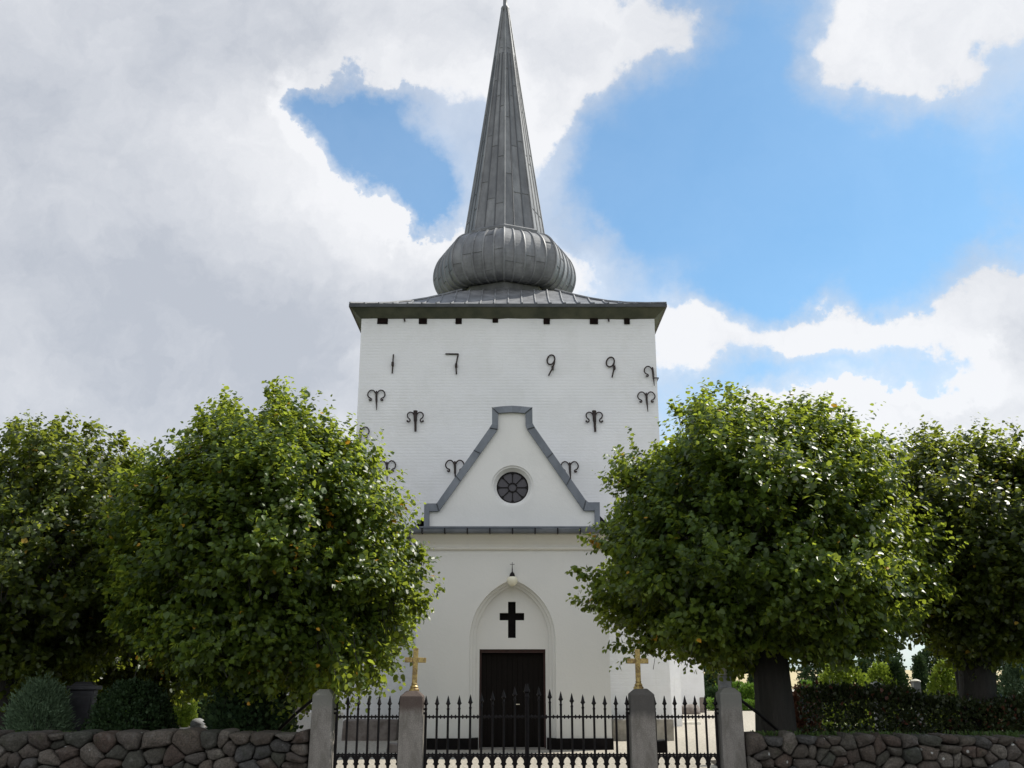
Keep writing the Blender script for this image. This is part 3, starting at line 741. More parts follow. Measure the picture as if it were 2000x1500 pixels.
# ------------------------------------------------------------------ gate pillars
GD = 13.8
def pillar(u0, u1, vtop, m, label, group='granite gate pillars'):
    xc = X_((u0 + u1) / 2, 1400, GD); hw = (X_(u1, 1400, GD) - X_(u0, 1400, GD)) / 2; zt = Z_(vtop, GD)
    b = MB(); d = .16; sh = .065
    lv = [(-.1, 1.10), (.15, 1.08), (.55, 1.03), (1.0, 1.0), (zt - sh - .012, .985), (zt - sh, .95), (zt - .004, .52), (zt, .46)]
    vs = []
    for z, k in lv: vs += [(-hw * k, -d * k, z), (hw * k, -d * k, z), (hw * k, d * k, z), (-hw * k, d * k, z)]
    fs = [(4 * i + j, 4 * i + (j + 1) % 4, 4 * i + 4 + (j + 1) % 4, 4 * i + 4 + j) for i in range(len(lv) - 1) for j in range(4)] + [(3, 2, 1, 0), tuple(4 * (len(lv) - 1) + j for j in range(4))]
    b.add(vs, fs); o = b.build('gate_pillar', M[m], loc=(xc, GD, 0), bevel=.012)
    prop(o, label, 'pillar', group)
    return xc, zt, hw
pLo = pillar(612, 652, 1346, 'granite', 'leftmost granite gate pillar, its top half hidden in linden leaves')
pLi = pillar(782, 827, 1349, 'granite_red', 'granite gate pillar with rust-red top, carrying the left gilded cross')
pRi = pillar(1230, 1277, 1345, 'granite_dark', 'granite gate pillar with dark stained top, carrying the right gilded cross')
pRo = pillar(1404, 1446, 1343, 'granite', 'rightmost granite gate pillar, beside the right fieldstone wall')
def gold_cross(x, z0, utop, label, lean=0):
    root = empty('gilded_cross', (x, GD, z0), label, 'cross', 'gilded crosses on the gate pillars')
    h = Z_(utop, GD) - z0; b = MB()
    b.lathe([(.068, -.01), (.068, .02), (.05, .035), (.055, .05), (.036, .075), (.042, .088), (.036, .10), (.03, .115)], 0, 0, 12)
    b.build('base', M['gold'], root, loc=(0, 0, 0), smooth=40)
    b = MB(); b.box(-.034, .034, -.024, .024, .1, h); b.box(-.145, -.034, -.022, .022, h - .19, h - .122); b.box(.034, .145, -.022, .022, h - .19, h - .122)
    b.build('cross', M['gold'], root, loc=(0, 0, 0), bevel=.007)
    root.rotation_euler = (0, lean, 0)
gold_cross(pLi[0] + .02, pLi[1], 1266, 'gilded cross half hidden by linden leaves on the left inner pillar', .02)
gold_cross(pRi[0] - .03, pRi[1], 1268, 'gilded cross standing clear on the right inner pillar')
# iron stays behind the outer pillars
def stay(p0, p1, label):
    mid = Vector(p0).lerp(Vector(p1), .5) + Vector((0, 0, .03))
    b = MB(); b.tube([Vector(p0), Vector(p0).lerp(Vector(p1), .15) + Vector((0, 0, .02)), mid, Vector(p1)], [.02, .022, .022, .02], 8)
    prop(b.build('iron_stay', M['iron'], smooth=True), label, 'stay', 'iron stays of the outer pillars')
stay((X_(1427, 1343, GD + .17), GD + .15, pRo[1] - .09), (X_(1530, 1440, 14.6), 14.6, Z_(1436, 14.6)), 'slanting black iron stay from the rightmost pillar to the linden')
stay((X_(625, 1352, GD + .17), GD + .15, pLo[1] - .08), (X_(527, 1440, 14.6), 14.6, Z_(1443, 14.6)), 'slanting black iron stay from the leftmost pillar down to the wall')
# ------------------------------------------------------------------ iron gates
RT, RL = Z_(1400, GD), Z_(1474, GD); FT = Z_(1358.5, GD); BOT = .07
def gate_leaf(xs, tops, name_root, label, group, stile_left, stile_right):
    x0 = xs[0]; root = empty('gate', ((xs[0] + xs[-1]) / 2, GD, 0), label, 'gate', group); ox = root.location.x
    for x, t in zip(xs, tops):
        b = MB(); X = x - ox
        b.tube([(X, 0, BOT), (X, 0, t - .17)], .0155, 6)
        # collars and spear point
        b.lathe([(.012, t - .19), (.019, t - .18), (.019, t - .165), (.013, t - .155), (.015, t - .125), (.024, t - .115), (.034, t - .105), (.027, t - .093), (.023, t - .085), (.012, t - .035), (.002, t)], X, 0, 8)
        o = b.build('bar', M['iron'], root, loc=(0, 0, 0), smooth=35)
    a, c = xs[0] - ox, xs[-1] - ox
    for nm, z in (('top_rail', RT), ('middle_rail', RL), ('bottom_rail', BOT + .05)):
        b = MB(); b.box(a - .015, c + .015, -.008, .008, z - .012, z + .012)
        if nm != 'bottom_rail':
            for i in range(len(xs) - 1):
                X = (xs[i] + xs[i + 1]) / 2 - ox
                for dx in (-.026, .026): b.lathe([(.003, z - .028), (.013, z - .012), (.015, z), (.013, z + .012), (.003, z + .028)], X + dx, 0, 6)
        b.build(nm, M['iron'], root, loc=(0, 0, 0))
    # pointed trefoil tracery under the middle rail
    b = MB()
    for i in range(len(xs) - 1):
        l, r = xs[i] - ox + .010, xs[i + 1] - ox - .010; wd = (r - l); cxm = (l + r) / 2; zt = RL - .014
        hole = []
        H = .21; prof = [(.44, -H), (.33, -H + .03), (.43, -H + .065), (.40, -H + .09), (.24, -H + .108), (.36, -H + .13), (.30, -H + .16), (.16, -H + .185), (0, -H + .198)]
        pl = [(cxm - wd * k, zt + z) for k, z in prof]; pr_ = [(cxm + wd * k, zt + z) for k, z in prof[::-1]][1:]
        poly = [(l, zt - H), ] + pl + pr_ + [(r, zt - H), (r, zt), (l, zt)]
        b.plate(poly[::-1], [], -.006, .006, back=True)
    b.build('tracery', M['iron'], root, loc=(0, 0, 0))
    for s, X in ((stile_left, a), (stile_right, c)):
        if s:
            b = MB(); b.box(X - .017, X + .017, -.017, .017, BOT, FT - .21)
            b.box(min(X, X + s * .06), max(X, X + s * .06), -.012, .012, RT + .03, RT + .06); b.box(min(X, X + s * .06), max(X, X + s * .06), -.012, .012, RT + .085, RT + .11)
            b.build('stile', M['iron'], root, loc=(0, 0, 0))
    return root
step = (X_(1201, 1400, GD) - X_(831, 1400, GD)) / 17.25
xm = X_(1029, 1400, GD); xl = X_(831.5, 1400, GD); xr = X_(1225, 1400, GD)
def tops_for(xs):
    out = []
    for x in xs:
        d = abs(x - xm) / .1525     # in bar spacings
        px = max(0, 22 - 22 * (d / 6.5)) if d < 6.5 else 0
        px = 22 * max(0, 1 - d / 7.0) ** 1.9
        out.append(FT + px * .0073)
    return out
Lx = list(np.linspace(xl, xm - .012, 10)); Rx = list(np.linspace(xm + .014, xr, 10))
gate_leaf(Lx, tops_for(Lx), 'gate', 'left leaf of the wide black iron gate before the church door', 'leaves of the main iron gate', -1, 0)
gate_leaf(Rx, tops_for(Rx), 'gate', 'right leaf of the wide black iron gate before the church door', 'leaves of the main iron gate', 0, 1)
for u0, u1, lab in ((658, 781, 'narrow black iron side gate between the two left pillars'), (1279, 1398.5, 'narrow black iron side gate between the two right pillars')):
    xs = list(np.linspace(X_(u0, 1400, GD), X_(u1, 1400, GD), 7))
    gate_leaf(xs, [FT] * 7, 'gate', lab, 'narrow iron side gates', -1, 1)

# ------------------------------------------------------------------ fieldstone walls
m, n = mat('fieldstone'); co = coord(n); t = tint(n)
cr2 = n.node('ShaderNodeValToRGB'); n.put(cr2.inputs[0], t)
els = cr2.color_ramp.elements; els[0].position = 0; els[0].color = (.10, .084, .07, 1); els[1].position = 1; els[1].color = (.21, .19, .16, 1)
for p_, c_ in ((.2, (.13, .09, .07)), (.35, (.07, .075, .06)), (.5, (.14, .115, .092)), (.65, (.09, .092, .09)), (.8, (.15, .12, .095))):
    e = els.new(p_); e.color = (*c_, 1)
sp = n.noise(co, 45, 5, .75); big = n.noise(co, 5, 5, .6)
c = n.mix(n.ss(sp, .35, .62, 0, .6), cr2.outputs[0], (.03, .027, .024))
c = n.mix(n.ss(n.noise(co, 11, 6, .75), .5, .72, 0, .5), c, (.20, .19, .17))
c = n.mix(n.ss(big, .5, .75, 0, .45), c, (.04, .05, .022))
vo = n.node('ShaderNodeTexVoronoi'); n.put(vo.inputs['Vector'], co); vo.inputs['Scale'].default_value = 5.5
li = n.ss(n.m('ADD', vo.outputs['Distance'], n.m('MULTIPLY_ADD', n.noise(co, 30, 4), .08, -.04)), .10, .13, 1, 0)
keep = n.ss(n.noise(co, 1.7, 3), .44, .52)
c = n.mix(n.m('MULTIPLY', n.m('MULTIPLY', li, keep), .8), c, (.55, .56, .52))
set_(n, c, .9, spec=.3); bump(n, n.m('ADD', n.m('MULTIPLY', n.noise(co, 6, 7, .75), 2.2), n.m('MULTIPLY', sp, .4)), .9, .04); M['stone'] = m

def clip(poly, px, py, nx, ny):
    out = []; L = len(poly)
    for i in range(L):
        a, c = poly[i], poly[(i + 1) % L]
        da = (a[0] - px) * nx + (a[1] - py) * ny; dc = (c[0] - px) * nx + (c[1] - py) * ny
        if da <= 0: out.append(a)
        if (da < 0 < dc) or (dc < 0 < da):
            t = da / (da - dc); out.append((a[0] + (c[0] - a[0]) * t, a[1] + (c[1] - a[1]) * t))
    return out
def centroid(p):
    A = cx = cy = 0
    for i in range(len(p)):
        x0, y0 = p[i]; x1, y1 = p[(i + 1) % len(p)]; k = x0 * y1 - x1 * y0; A += k; cx += (x0 + x1) * k; cy += (y0 + y1) * k
    return (cx / (3 * A), cy / (3 * A)) if abs(A) > 1e-9 else p[0]
def stone_wall(x0, x1, ztop, label, seed, cw=.27, chh=.20):
    r_ = random.Random(seed); L = x1 - x0; H = ztop + .1; sx = .78
    npt = int(L * H / (cw * chh)); P = [(r_.uniform(0, L * sx), r_.uniform(0, H)) for _ in range(npt)]
    for it in range(2):
        cells = []
        for i, (x, y) in enumerate(P):
            poly = [(0, 0), (L * sx, 0), (L * sx, H), (0, H)]
            near = sorted((q for j, q in enumerate(P) if j != i), key=lambda q: (q[0] - x) ** 2 + (q[1] - y) ** 2)[:18]
            for qx, qy in near: poly = clip(poly, (x + qx) / 2, (y + qy) / 2, qx - x, qy - y)
            cells.append(poly)
        if it < 1: P = [(lambda c, p: (c[0] * .6 + p[0] * .4, c[1] * .6 + p[1] * .4))(centroid(c), p) for c, p in zip(cells, P)]
    root = empty('stone_wall', ((x0 + x1) / 2, GD, 0), label, 'wall', 'fieldstone churchyard walls'); ox = root.location.x
    b = MB()
    for poly in cells:
        if len(poly) < 3: continue
        pts = [(x / sx, y) for x, y in poly]; c = centroid(pts)
        for _ in range(2):
            q = []; cut = r_.uniform(.14, .24)
            for i in range(len(pts)):
                a, e = pts[i], pts[(i + 1) % len(pts)]
                q += [(a[0] * (1 - cut) + e[0] * cut, a[1] * (1 - cut) + e[1] * cut), (a[0] * cut + e[0] * (1 - cut), a[1] * cut + e[1] * (1 - cut))]
            pts = q
        tilt = (r_.uniform(-.28, .28), r_.uniform(-.3, .2)); out = r_.uniform(-.04, .05); dm = r_.uniform(.7, 1.4)
        top_up = .0
        if c[1] > H - .17: top_up = r_.uniform(-.05, .07)
        rings = [(.99, .40), (.99, .02), (.975, -.02), (.94, -.05), (.86, -.068), (.66, -.080), (.34, -.084)]
        vs = []; nn = len(pts); ph = r_.uniform(0, 6)
        for k, y in rings:
            for ii, (px, py) in enumerate(pts):
                ddx, ddy = (px - c[0]), (py - c[1]); wob_ = 1 + .03 * math.sin(3 * ii / nn * 6.28 + ph) + .05 * math.sin(5 * ii / nn * 6.28 + 2 * ph + 3 * k) + r_.uniform(-.012, .012)
                X = c[0] + ddx * k * wob_; Z = c[1] + ddy * k * wob_ + top_up * max(0, ddy) * 6
                vs.append((x0 + X - ox, (y * dm if y < 0 else y) - out - .18 + tilt[0] * ddx * k + tilt[1] * ddy * k, Z - .1))
        vs.append((x0 + c[0] - ox, -.11 * dm - out - .18, c[1] - .1))
        fs = [(a * nn + i, (a + 1) * nn + i, (a + 1) * nn + (i + 1) % nn, a * nn + (i + 1) % nn)[::-1] for a in range(len(rings) - 1) for i in range(nn)]
        last = (len(rings) - 1) * nn; fs += [(last + i, last + (i + 1) % nn, len(vs) - 1) for i in range(nn)]
        b.add(vs, fs, r_.random())
    b.build('stones', M['stone'], root, loc=(0, 0, 0), smooth=True)
    b = MB(); b.box(x0 - ox + .03, x1 - ox - .03, -.17, .42, 0, ztop - .09, top=(0, .08)); b.build('earth_core', M['soil'], root, loc=(0, 0, 0), bevel=.03)
    return root
WT = Z_(1437, GD - .2)
stone_wall(-11.0, pLo[0] - pLo[2] - .02, WT + .04, 'mossy fieldstone wall running left from the leftmost gate pillar', 12, .25, .175)
stone_wall(pRo[0] + pRo[2] + .02, 11.0, WT, 'lichen-spotted fieldstone wall running right from the rightmost gate pillar', 31, .22, .15)

# ------------------------------------------------------------------ foliage
LEAF = np.array([[0, 0, 0], [-.42, .22, .06], [-.40, .62, .07], [0, 1.08, -.06], [.40, .62, .07], [.42, .22, .06]])
LFACE = [(0, 3, 2, 1), (0, 5, 4, 3)]
NEED = np.array([[-.12, 0, 0], [.12, 0, 0], [.05, 1, .05], [-.05, 1, -.05]]); NFACE = [(0, 1, 2, 3)]
def leaf_mesh(name, pos, axis, nrm, size, tintv, m, parent, shape=LEAF, faces=LFACE, smooth=False):
    axis = axis / np.linalg.norm(axis, axis=1, keepdims=True)
    nrm = nrm - axis * (nrm * axis).sum(1, keepdims=True); nrm /= np.linalg.norm(nrm, axis=1, keepdims=True) + 1e-9
    side = np.cross(axis, nrm); k = len(shape); nl = len(pos)
    V = pos[:, None, :] + size[:, None, None] * (shape[None, :, 0:1] * side[:, None, :] + shape[None, :, 1:2] * axis[:, None, :] + shape[None, :, 2:3] * nrm[:, None, :])
    V = V.reshape(-1, 3).astype(np.float32)
    F_ = np.array(faces); nf = len(F_); ls = F_.shape[1]
    idx = (np.arange(nl)[:, None, None] * k + F_[None]).reshape(-1).astype(np.int32)
    me = bpy.data.meshes.new(name); me.vertices.add(len(V)); me.vertices.foreach_set('co', V.ravel())
    me.loops.add(len(idx)); me.loops.foreach_set('vertex_index', idx)
    me.polygons.add(nl * nf); me.polygons.foreach_set('loop_start', np.arange(nl * nf, dtype=np.int32) * ls)
    a = me.attributes.new('tint', 'FLOAT', 'FACE'); a.data.foreach_set('value', np.repeat(tintv, nf).astype(np.float32))
    me.materials.append(m); me.update(calc_edges=True)
    o = bpy.data.objects.new(name, me); C.objects.link(o); o.parent = parent
    return o
def lumps(g, dirs, seed, amp):
    """smooth bumps over the sphere of directions"""
    r_ = np.random.default_rng(seed); out = np.zeros(len(dirs))
    for i in range(26):
        c = r_.normal(size=3); c /= np.linalg.norm(c); s = r_.uniform(5, 16)
        out += r_.uniform(-.7, 1.0) * np.exp(-s * (1 - dirs @ c))
    return 1 + amp * out
def tree(u, D, trunk_r, crown_u, crown_z, rad, up, down, nshoots, seed, label, m='leaf', group='linden trees along the churchyard wall', leaf=.102, spikes=60, depth=None, flare=1.5, shrubby=False, lump=.07, inner=.5, sl=(.25, .62), per=15, extra=(), ncl=150, taper=.08):
    g = np.random.default_rng(seed)
    tx = X_(u, 1400, D); root = empty('linden_tree', (tx, D, 0), label, 'tree', group)
    cx = X_(crown_u, 1100, D) - tx; depth = depth or rad
    # shoots
    d = g.normal(size=(nshoots, 3)); d /= np.linalg.norm(d, axis=1, keepdims=True)
    cd = g.normal(size=(ncl, 3)); cd /= np.linalg.norm(cd, axis=1, keepdims=True); cb = g.uniform(-.15, .10, ncl)
    ci = g.integers(0, ncl, nshoots); use = g.random(nshoots) < .8
    dd = cd[ci] + g.normal(size=(nshoots, 3)) * .105; dd /= np.linalg.norm(dd, axis=1, keepdims=True)
    d = np.where(use[:, None], dd, d); cbv = np.where(use, cb[ci], -.08)
    fr_ = g.uniform(inner ** 2.2, 1, nshoots) ** (1 / 2.2)
    lp = lumps(g, d, seed + 5, lump) + cbv * (fr_ > .6)
    rz = np.where(d[:, 2] > 0, up, down)
    E = np.stack([d[:, 0] * rad, d[:, 1] * depth, d[:, 2] * rz], 1) * (fr_ * lp)[:, None]
    E[:, :2] *= (1 - taper * np.clip(d[:, 2], 0, 1) ** 1.5)[:, None]
    P = E + np.array([cx, 0, crown_z])
    outd = np.stack([d[:, 0], d[:, 1], d[:, 2] * .8], 1)
    sd_ = outd * .9 + np.array([0, 0, .55]) + g.normal(size=(nshoots, 3)) * .38
    sd_ /= np.linalg.norm(sd_, axis=1, keepdims=True)
    Ls = g.uniform(sl[0], sl[1], nshoots)
    k = min(spikes, nshoots); pick = np.argsort(-(fr_ * lp + .2 * (d[:, 2] > .0)))[:k * 3]; pick = g.choice(pick, k, replace=False); Ls[pick] *= g.uniform(1.2, 2.1, k); sd_[pick] += np.array([0, 0, .5]); sd_[pick] /= np.linalg.norm(sd_[pick], axis=1, keepdims=True)
    P = P - sd_ * (Ls * .55)[:, None]
    # branches that reach out of the crown
    for (u0, v0, u1, v1, dy) in extra:
        a0, z0 = at(u0, v0, D + dy); a1, z1_ = at(u1, v1, D + dy)
        p0 = np.array([a0 - tx, dy, z0]); p1 = np.array([a1 - tx, dy, z1_]); dv = p1 - p0; Lt = np.linalg.norm(dv)
        rowsP = []; rowsS = []; rowsL = []
        for q in range(5):
            f = q / 5; w_ = g.normal(size=3) * .28; s_ = dv / Lt + w_ * (q < 4) ; s_ /= np.linalg.norm(s_)
            rowsP.append(p0 + dv * (f * .8)); rowsS.append(s_); rowsL.append(max(.16, Lt * (1 - f * .8) * (1 if q in (0, 4) else .6)))
        P = np.vstack([P, rowsP]); sd_ = np.vstack([sd_, rowsS]); Ls = np.concatenate([Ls, rowsL]); d = np.vstack([d, rowsS]); outd = np.vstack([outd, rowsS])
    nshoots = len(P)
    # leaves
    n_l = per + (Ls / .06).astype(int) - 5; tot = int(n_l.sum())
    si = np.repeat(np.arange(nshoots), n_l); st = np.concatenate([np.arange(a) for a in n_l]); ft = (st + g.uniform(0, .6, tot)) / n_l[si]
    bend = np.array([0, 0, -.14])[None] * (ft ** 2 * Ls[si])[:, None] * 1.2
    pos = P[si] + sd_[si] * (ft * Ls[si])[:, None] + bend
    ref = g.normal(size=(nshoots, 3)); s1 = np.cross(sd_, ref); s1 /= np.linalg.norm(s1, axis=1, keepdims=True)
    sgn = np.where(st % 2 == 0, 1, -1)[:, None]
    ax = s1[si] * sgn * .75 + sd_[si] * .35 + np.array([0, 0, -.45]) + g.normal(size=(tot, 3)) * .33
    pos = pos + ax / np.linalg.norm(ax, axis=1, keepdims=True) * .035
    nr = np.array([0, 0, .75]) + outd[si] * .55 + g.normal(size=(tot, 3)) * .42
    size = leaf * g.uniform(.55, 1.25, tot) * (1 - .45 * ft ** 2)
    tv = np.clip(.05 + 1.15 * (.42 * g.random(tot) + .40 * g.random(nshoots)[si] + .25 * ft) ** 1.35, 0, .97)
    od = g.random(tot); tv = np.where(od > .9975, 1.0, tv)
    cl = g.random(nshoots) > .9975; tv = np.where(cl[si] & (g.random(tot) > .45), 1.0, tv)
    leaf_mesh('crown', pos, ax, nr, size, tv, M[m], root)
    # twigs of every shoot (thin three-sided rods), one part
    q = np.concatenate([g.choice(nshoots, min(nshoots, 2600), replace=False), np.arange(nshoots - 5 * len(extra), nshoots)])
    b = MB(); A = P[q] - sd_[q] * .25; B = P[q] + sd_[q] * Ls[q][:, None] * .93
    B = B + np.array([0, 0, -.1]) * Ls[q][:, None]
    V = []; T = []
    for a, e in zip(A, B):
        o_ = len(V); V += [(a[0] + .006, a[1], a[2]), (a[0] - .004, a[1] + .005, a[2]), (a[0] - .004, a[1] - .005, a[2]), tuple(e)]
        T += [(o_, o_ + 1, o_ + 3), (o_ + 1, o_ + 2, o_ + 3), (o_ + 2, o_, o_ + 3)]
    b.v = V; b.f = T; b.t = [.5] * len(T)
    # limbs
    r_ = random.Random(seed)
    nlimb = 15
    ztr = crown_z - down * .62
    for i in range(nlimb):
        a = 2.4 * i + r_.uniform(-.4, .4); el = r_.uniform(.1, 1.25)
        tip = Vector((cx + rad * .82 * math.cos(a) * math.cos(el), depth * .82 * math.sin(a) * math.cos(el), crown_z + up * .80 * math.sin(el) - .2))
        s0 = Vector((cx * .3, 0, ztr + r_.uniform(-.15, .5)))
        mid = s0.lerp(tip, .45) + Vector((r_.uniform(-.12, .12), r_.uniform(-.12, .12), .22))
        b.tube([s0, s0.lerp(mid, .5) + Vector((0, 0, .06)), mid, mid.lerp(tip, .55), tip], [trunk_r * .42, trunk_r * .33, trunk_r * .23, trunk_r * .14, .012], 7)
    b.build('branches', M['bark'], root, loc=(0, 0, 0))
    # trunk
    b = MB(); zt = ztr + .25; nseg = 12; rings = []
    prof = [(-.1, flare), (.12, 1.28 * (flare / 1.5)), (.35, 1.12), (.7, 1.02), (1.1, .98), (zt * .75, .95), (zt, .8), (zt + up * .4, .4), (zt + up * .75, .12)]
    prof = [p for i, p in enumerate(prof) if i == 0 or p[0] > prof[i - 1][0]]
    nr_ = 14; vs = []
    for j, (z, kf) in enumerate(prof):
        for i in range(nr_):
            a = 2 * math.pi * i / nr_; wv_ = 1 + .10 * math.sin(3 * a + seed) + .06 * math.sin(5 * a + z * 2) + r_.uniform(-.03, .03)
            rr_ = trunk_r * kf * wv_
            vs.append((cx * .3 * min(1, z / max(zt, .1)) + rr_ * math.cos(a), rr_ * math.sin(a), z))
    b.add(vs, [(j * nr_ + i, j * nr_ + (i + 1) % nr_, (j + 1) * nr_ + (i + 1) % nr_, (j + 1) * nr_ + i) for j in range(len(prof) - 1) for i in range(nr_)])
    b.build('trunk', M['bark'], root, loc=(0, 0, 0), smooth=True)
    return root
tree(505, 15.2, .36, 530, 3.05, 2.30, 2.68, 1.95, 7600, 101, 'big round linden just left of the gate, its right side sunlit', spikes=170, flare=2.0, taper=.13, lump=.05,
     extra=((545, 810, 537, 737, 0), (450, 830, 437, 749, .2), (400, 870, 388, 792, 0), (625, 1250, 690, 1372, -.9), (690, 1230, 745, 1352, -.8), (600, 1260, 640, 1395, -.7), (760, 1180, 812, 1296, -.5), (740, 1200, 785, 1330, -.6), (800, 1060, 836, 1100, -.3), (790, 1150, 832, 1190, -.2), (700, 900, 742, 880, 0), (660, 1260, 715, 1345, -1.0), (570, 1280, 600, 1390, -.8), (720, 1240, 770, 1310, -.9), (650, 1200, 705, 1300, -1.1), (620, 1240, 628, 1372, -1.2), (650, 1250, 655, 1388, -1.3), (600, 1230, 606, 1372, -1.0), (580, 1240, 592, 1385, -.9), (640, 1240, 668, 1378, -1.5), (690, 1260, 722, 1362, -1.3)))
tree(1515, 15.2, .27, 1478, 3.1, 2.58, 2.85, 1.40, 7800, 202, 'big round linden just right of the gate, branches reaching over the pillars', spikes=170, taper=.05,
     extra=((1185, 1120, 1106, 1108, 0), (1200, 1190, 1106, 1163, .1), (1275, 1258, 1180, 1259, 0), (1250, 940, 1181, 886, 0), (1270, 1000, 1205, 985, 0), (1440, 810, 1424, 744, 0), (1330, 830, 1316, 772, .1), (1215, 1080, 1128, 1035, 0), (1290, 1270, 1230, 1262, -.2), (1240, 1060, 1152, 1015, -.2), (1400, 1240, 1360, 1302, -.3), (1700, 900, 1700, 858, 0), (1820, 1050, 1842, 1090, 0), (1500, 1250, 1440, 1310, -.2), (1600, 1240, 1570, 1300, 0)))
tree(22, 16.4, .28, 70, 3.1, 2.3, 2.65, 1.9, 4600, 303, 'smaller linden cut by the left edge of the photo', 'leaf2', spikes=150, extra=((236, 890, 240, 833, 0), (180, 860, 172, 818, 0), (110, 850, 112, 812, .2), (30, 850, 32, 826, 0)))
tree(1905, 16.6, .28, 1930, 3.3, 2.4, 2.4, 1.62, 4300, 404, 'linden with tall ragged shoots cut by the right edge of the photo', 'leaf2', spikes=200, sl=(.28, .75),
     extra=((1805, 900, 1800, 810, 0), (1815, 900, 1826, 830, .1), (1910, 900, 1913, 842, 0), (1745, 910, 1744, 850, 0), (1850, 910, 1846, 862, .1), (1975, 900, 1978, 862, 0), (1780, 920, 1768, 872, 0)))
tree(1896, 19.5, .11, 1790, 3.5, 1.8, 1.9, 1.0, 2200, 606, 'farther linden filling the gap between the two right lindens', 'leaf2', spikes=30)
tree(300, 19.5, .2, 275, 2.9, 2.3, 2.2, 1.9, 3200, 505, 'farther linden filling the gap between the two left lindens', 'leaf2', spikes=30)

def basal(root_u, D, n, rad, h, seed, label, m='leaf2'):
    pass
def bush(name, u, vtop, D, wpx, label, cat, m, seed, shape='round', n=2500, leaf=.05, zbase=0, needle=False, group=None, depth=None):
    """shrub or conifer whose leaves hang in sprays from real stems"""
    g = np.random.default_rng(seed); X = X_(u, (vtop + 1400) / 2, D); H = Z_(vtop, D) - zbase; wr_ = wpx / 2 / F * D
    root = empty(name, (X, D, zbase), label, cat, group)
    z = g.random(n); a = g.uniform(0, 2 * math.pi, n)
    if shape == 'cone': rp = (1 - z) ** .8 * .95 + .05; rp *= np.where(z < .08, .8, 1)
    elif shape == 'column': rp = np.minimum(1, (1 - z) * 3.2 + .12) * (.85 + .15 * np.sin(z * 3))
    else: rp = np.sqrt(np.clip(1 - (2 * z - 1) ** 2 * np.where(z > .5, 1, .35), 0, 1))
    lp = 1 + .14 * np.sin(3 * a + seed) * np.sin(5 * z + seed) + .10 * np.sin(7 * a + 9 * z)
    rr_ = rp * lp * g.uniform(.62, 1.03, n) * wr_
    ddp = depth or 1
    P = np.stack([rr_ * np.cos(a), rr_ * np.sin(a) * ddp, z * H * (1 + .03 * np.sin(4 * a))], 1)
    per = 5; tot = n * per; Q = np.repeat(P, per, 0)
    od = np.stack([np.cos(a), np.sin(a), .5 + z], 1); od = np.repeat(od, per, 0)
    ax = od + g.normal(size=(tot, 3)) * .6; pos = Q + ax * g.uniform(0, 1, (tot, 1)) * leaf * 1.2
    tv = np.clip(np.repeat(g.random(n), per) * .6 + g.random(tot) * .35, 0, .97)
    if m == 'beech': tv = np.where(g.random(tot) > .93, 1.0, tv * .88)
    leaf_mesh('foliage', pos, ax, od * .4 + g.normal(size=(tot, 3)), leaf * g.uniform(.6, 1.3, tot), tv, M[m], root, *((NEED, NFACE) if needle else (LEAF, LFACE)))
    b = MB(); r_ = random.Random(seed)
    for i in range(7):
        aa = i * 2.4; q = Vector((wr_ * .6 * math.cos(aa), wr_ * .6 * ddp * math.sin(aa), H * .75)) if shape == 'round' else Vector((wr_ * .2 * math.cos(aa), wr_ * .2 * math.sin(aa), H * .8))
        b.tube([(0, 0, -.02), q * .4 + Vector((0, 0, .05)), q], [.03, .018, .006], 5)
    b.build('stem', M['bark'], root, loc=(0, 0, 0))
    return root
# shrubs left
bush('juniper_bush', 82, 1342, 15.0, 98, 'grey-green domed juniper bush left of the dark gravestone', 'bush', 'juniper', 7, 'round', 4200, .05, needle=True)
bush('round_bush', 262, 1342, 15.2, 140, 'dark round bush right of the dark gravestone', 'bush', 'conifer', 8, 'round', 4200, .04)
bush('leafy_shrub', 493, 1345, 14.9, 128, 'dark leafy shoots crowding the foot of the left linden trunk', 'shrub', 'conifer', 9, 'round', 2200, .07)
# behind the left
for i, (u, v, D, wp, mm, nm, sh, lab) in enumerate((
    (345, 1362, 30, 60, 'golden', 'golden_shrub', 'round', 'yellow-green shrub lit by the sun beyond the left lindens'),
    (430, 1352, 34, 150, 'conifer', 'yew_bush', 'round', 'dark rounded yew behind the left linden trunk'),
    (215, 1322, 24, 90, 'hedge', 'leafy_shrub', 'round', 'bright green shrub glowing behind the dark gravestone'),
    (60, 1270, 26, 260, 'conifer', 'dark_conifer', 'round', 'dark broad evergreen behind the juniper bush'),
    (160, 1240, 30, 240, 'conifer', 'dark_conifer', 'cone', 'dark pointed evergreen far behind the gravestone'),
    (330, 1235, 32, 230, 'conifer', 'dark_conifer', 'round', 'dark evergreen far behind the round bush'))):
    bush(nm, u, v, D, wp, lab, 'shrub' if 'shrub' in nm else 'evergreen', mm, 60 + i, sh, 2600 if wp > 100 else 1200, .09 if wp > 100 else .06)
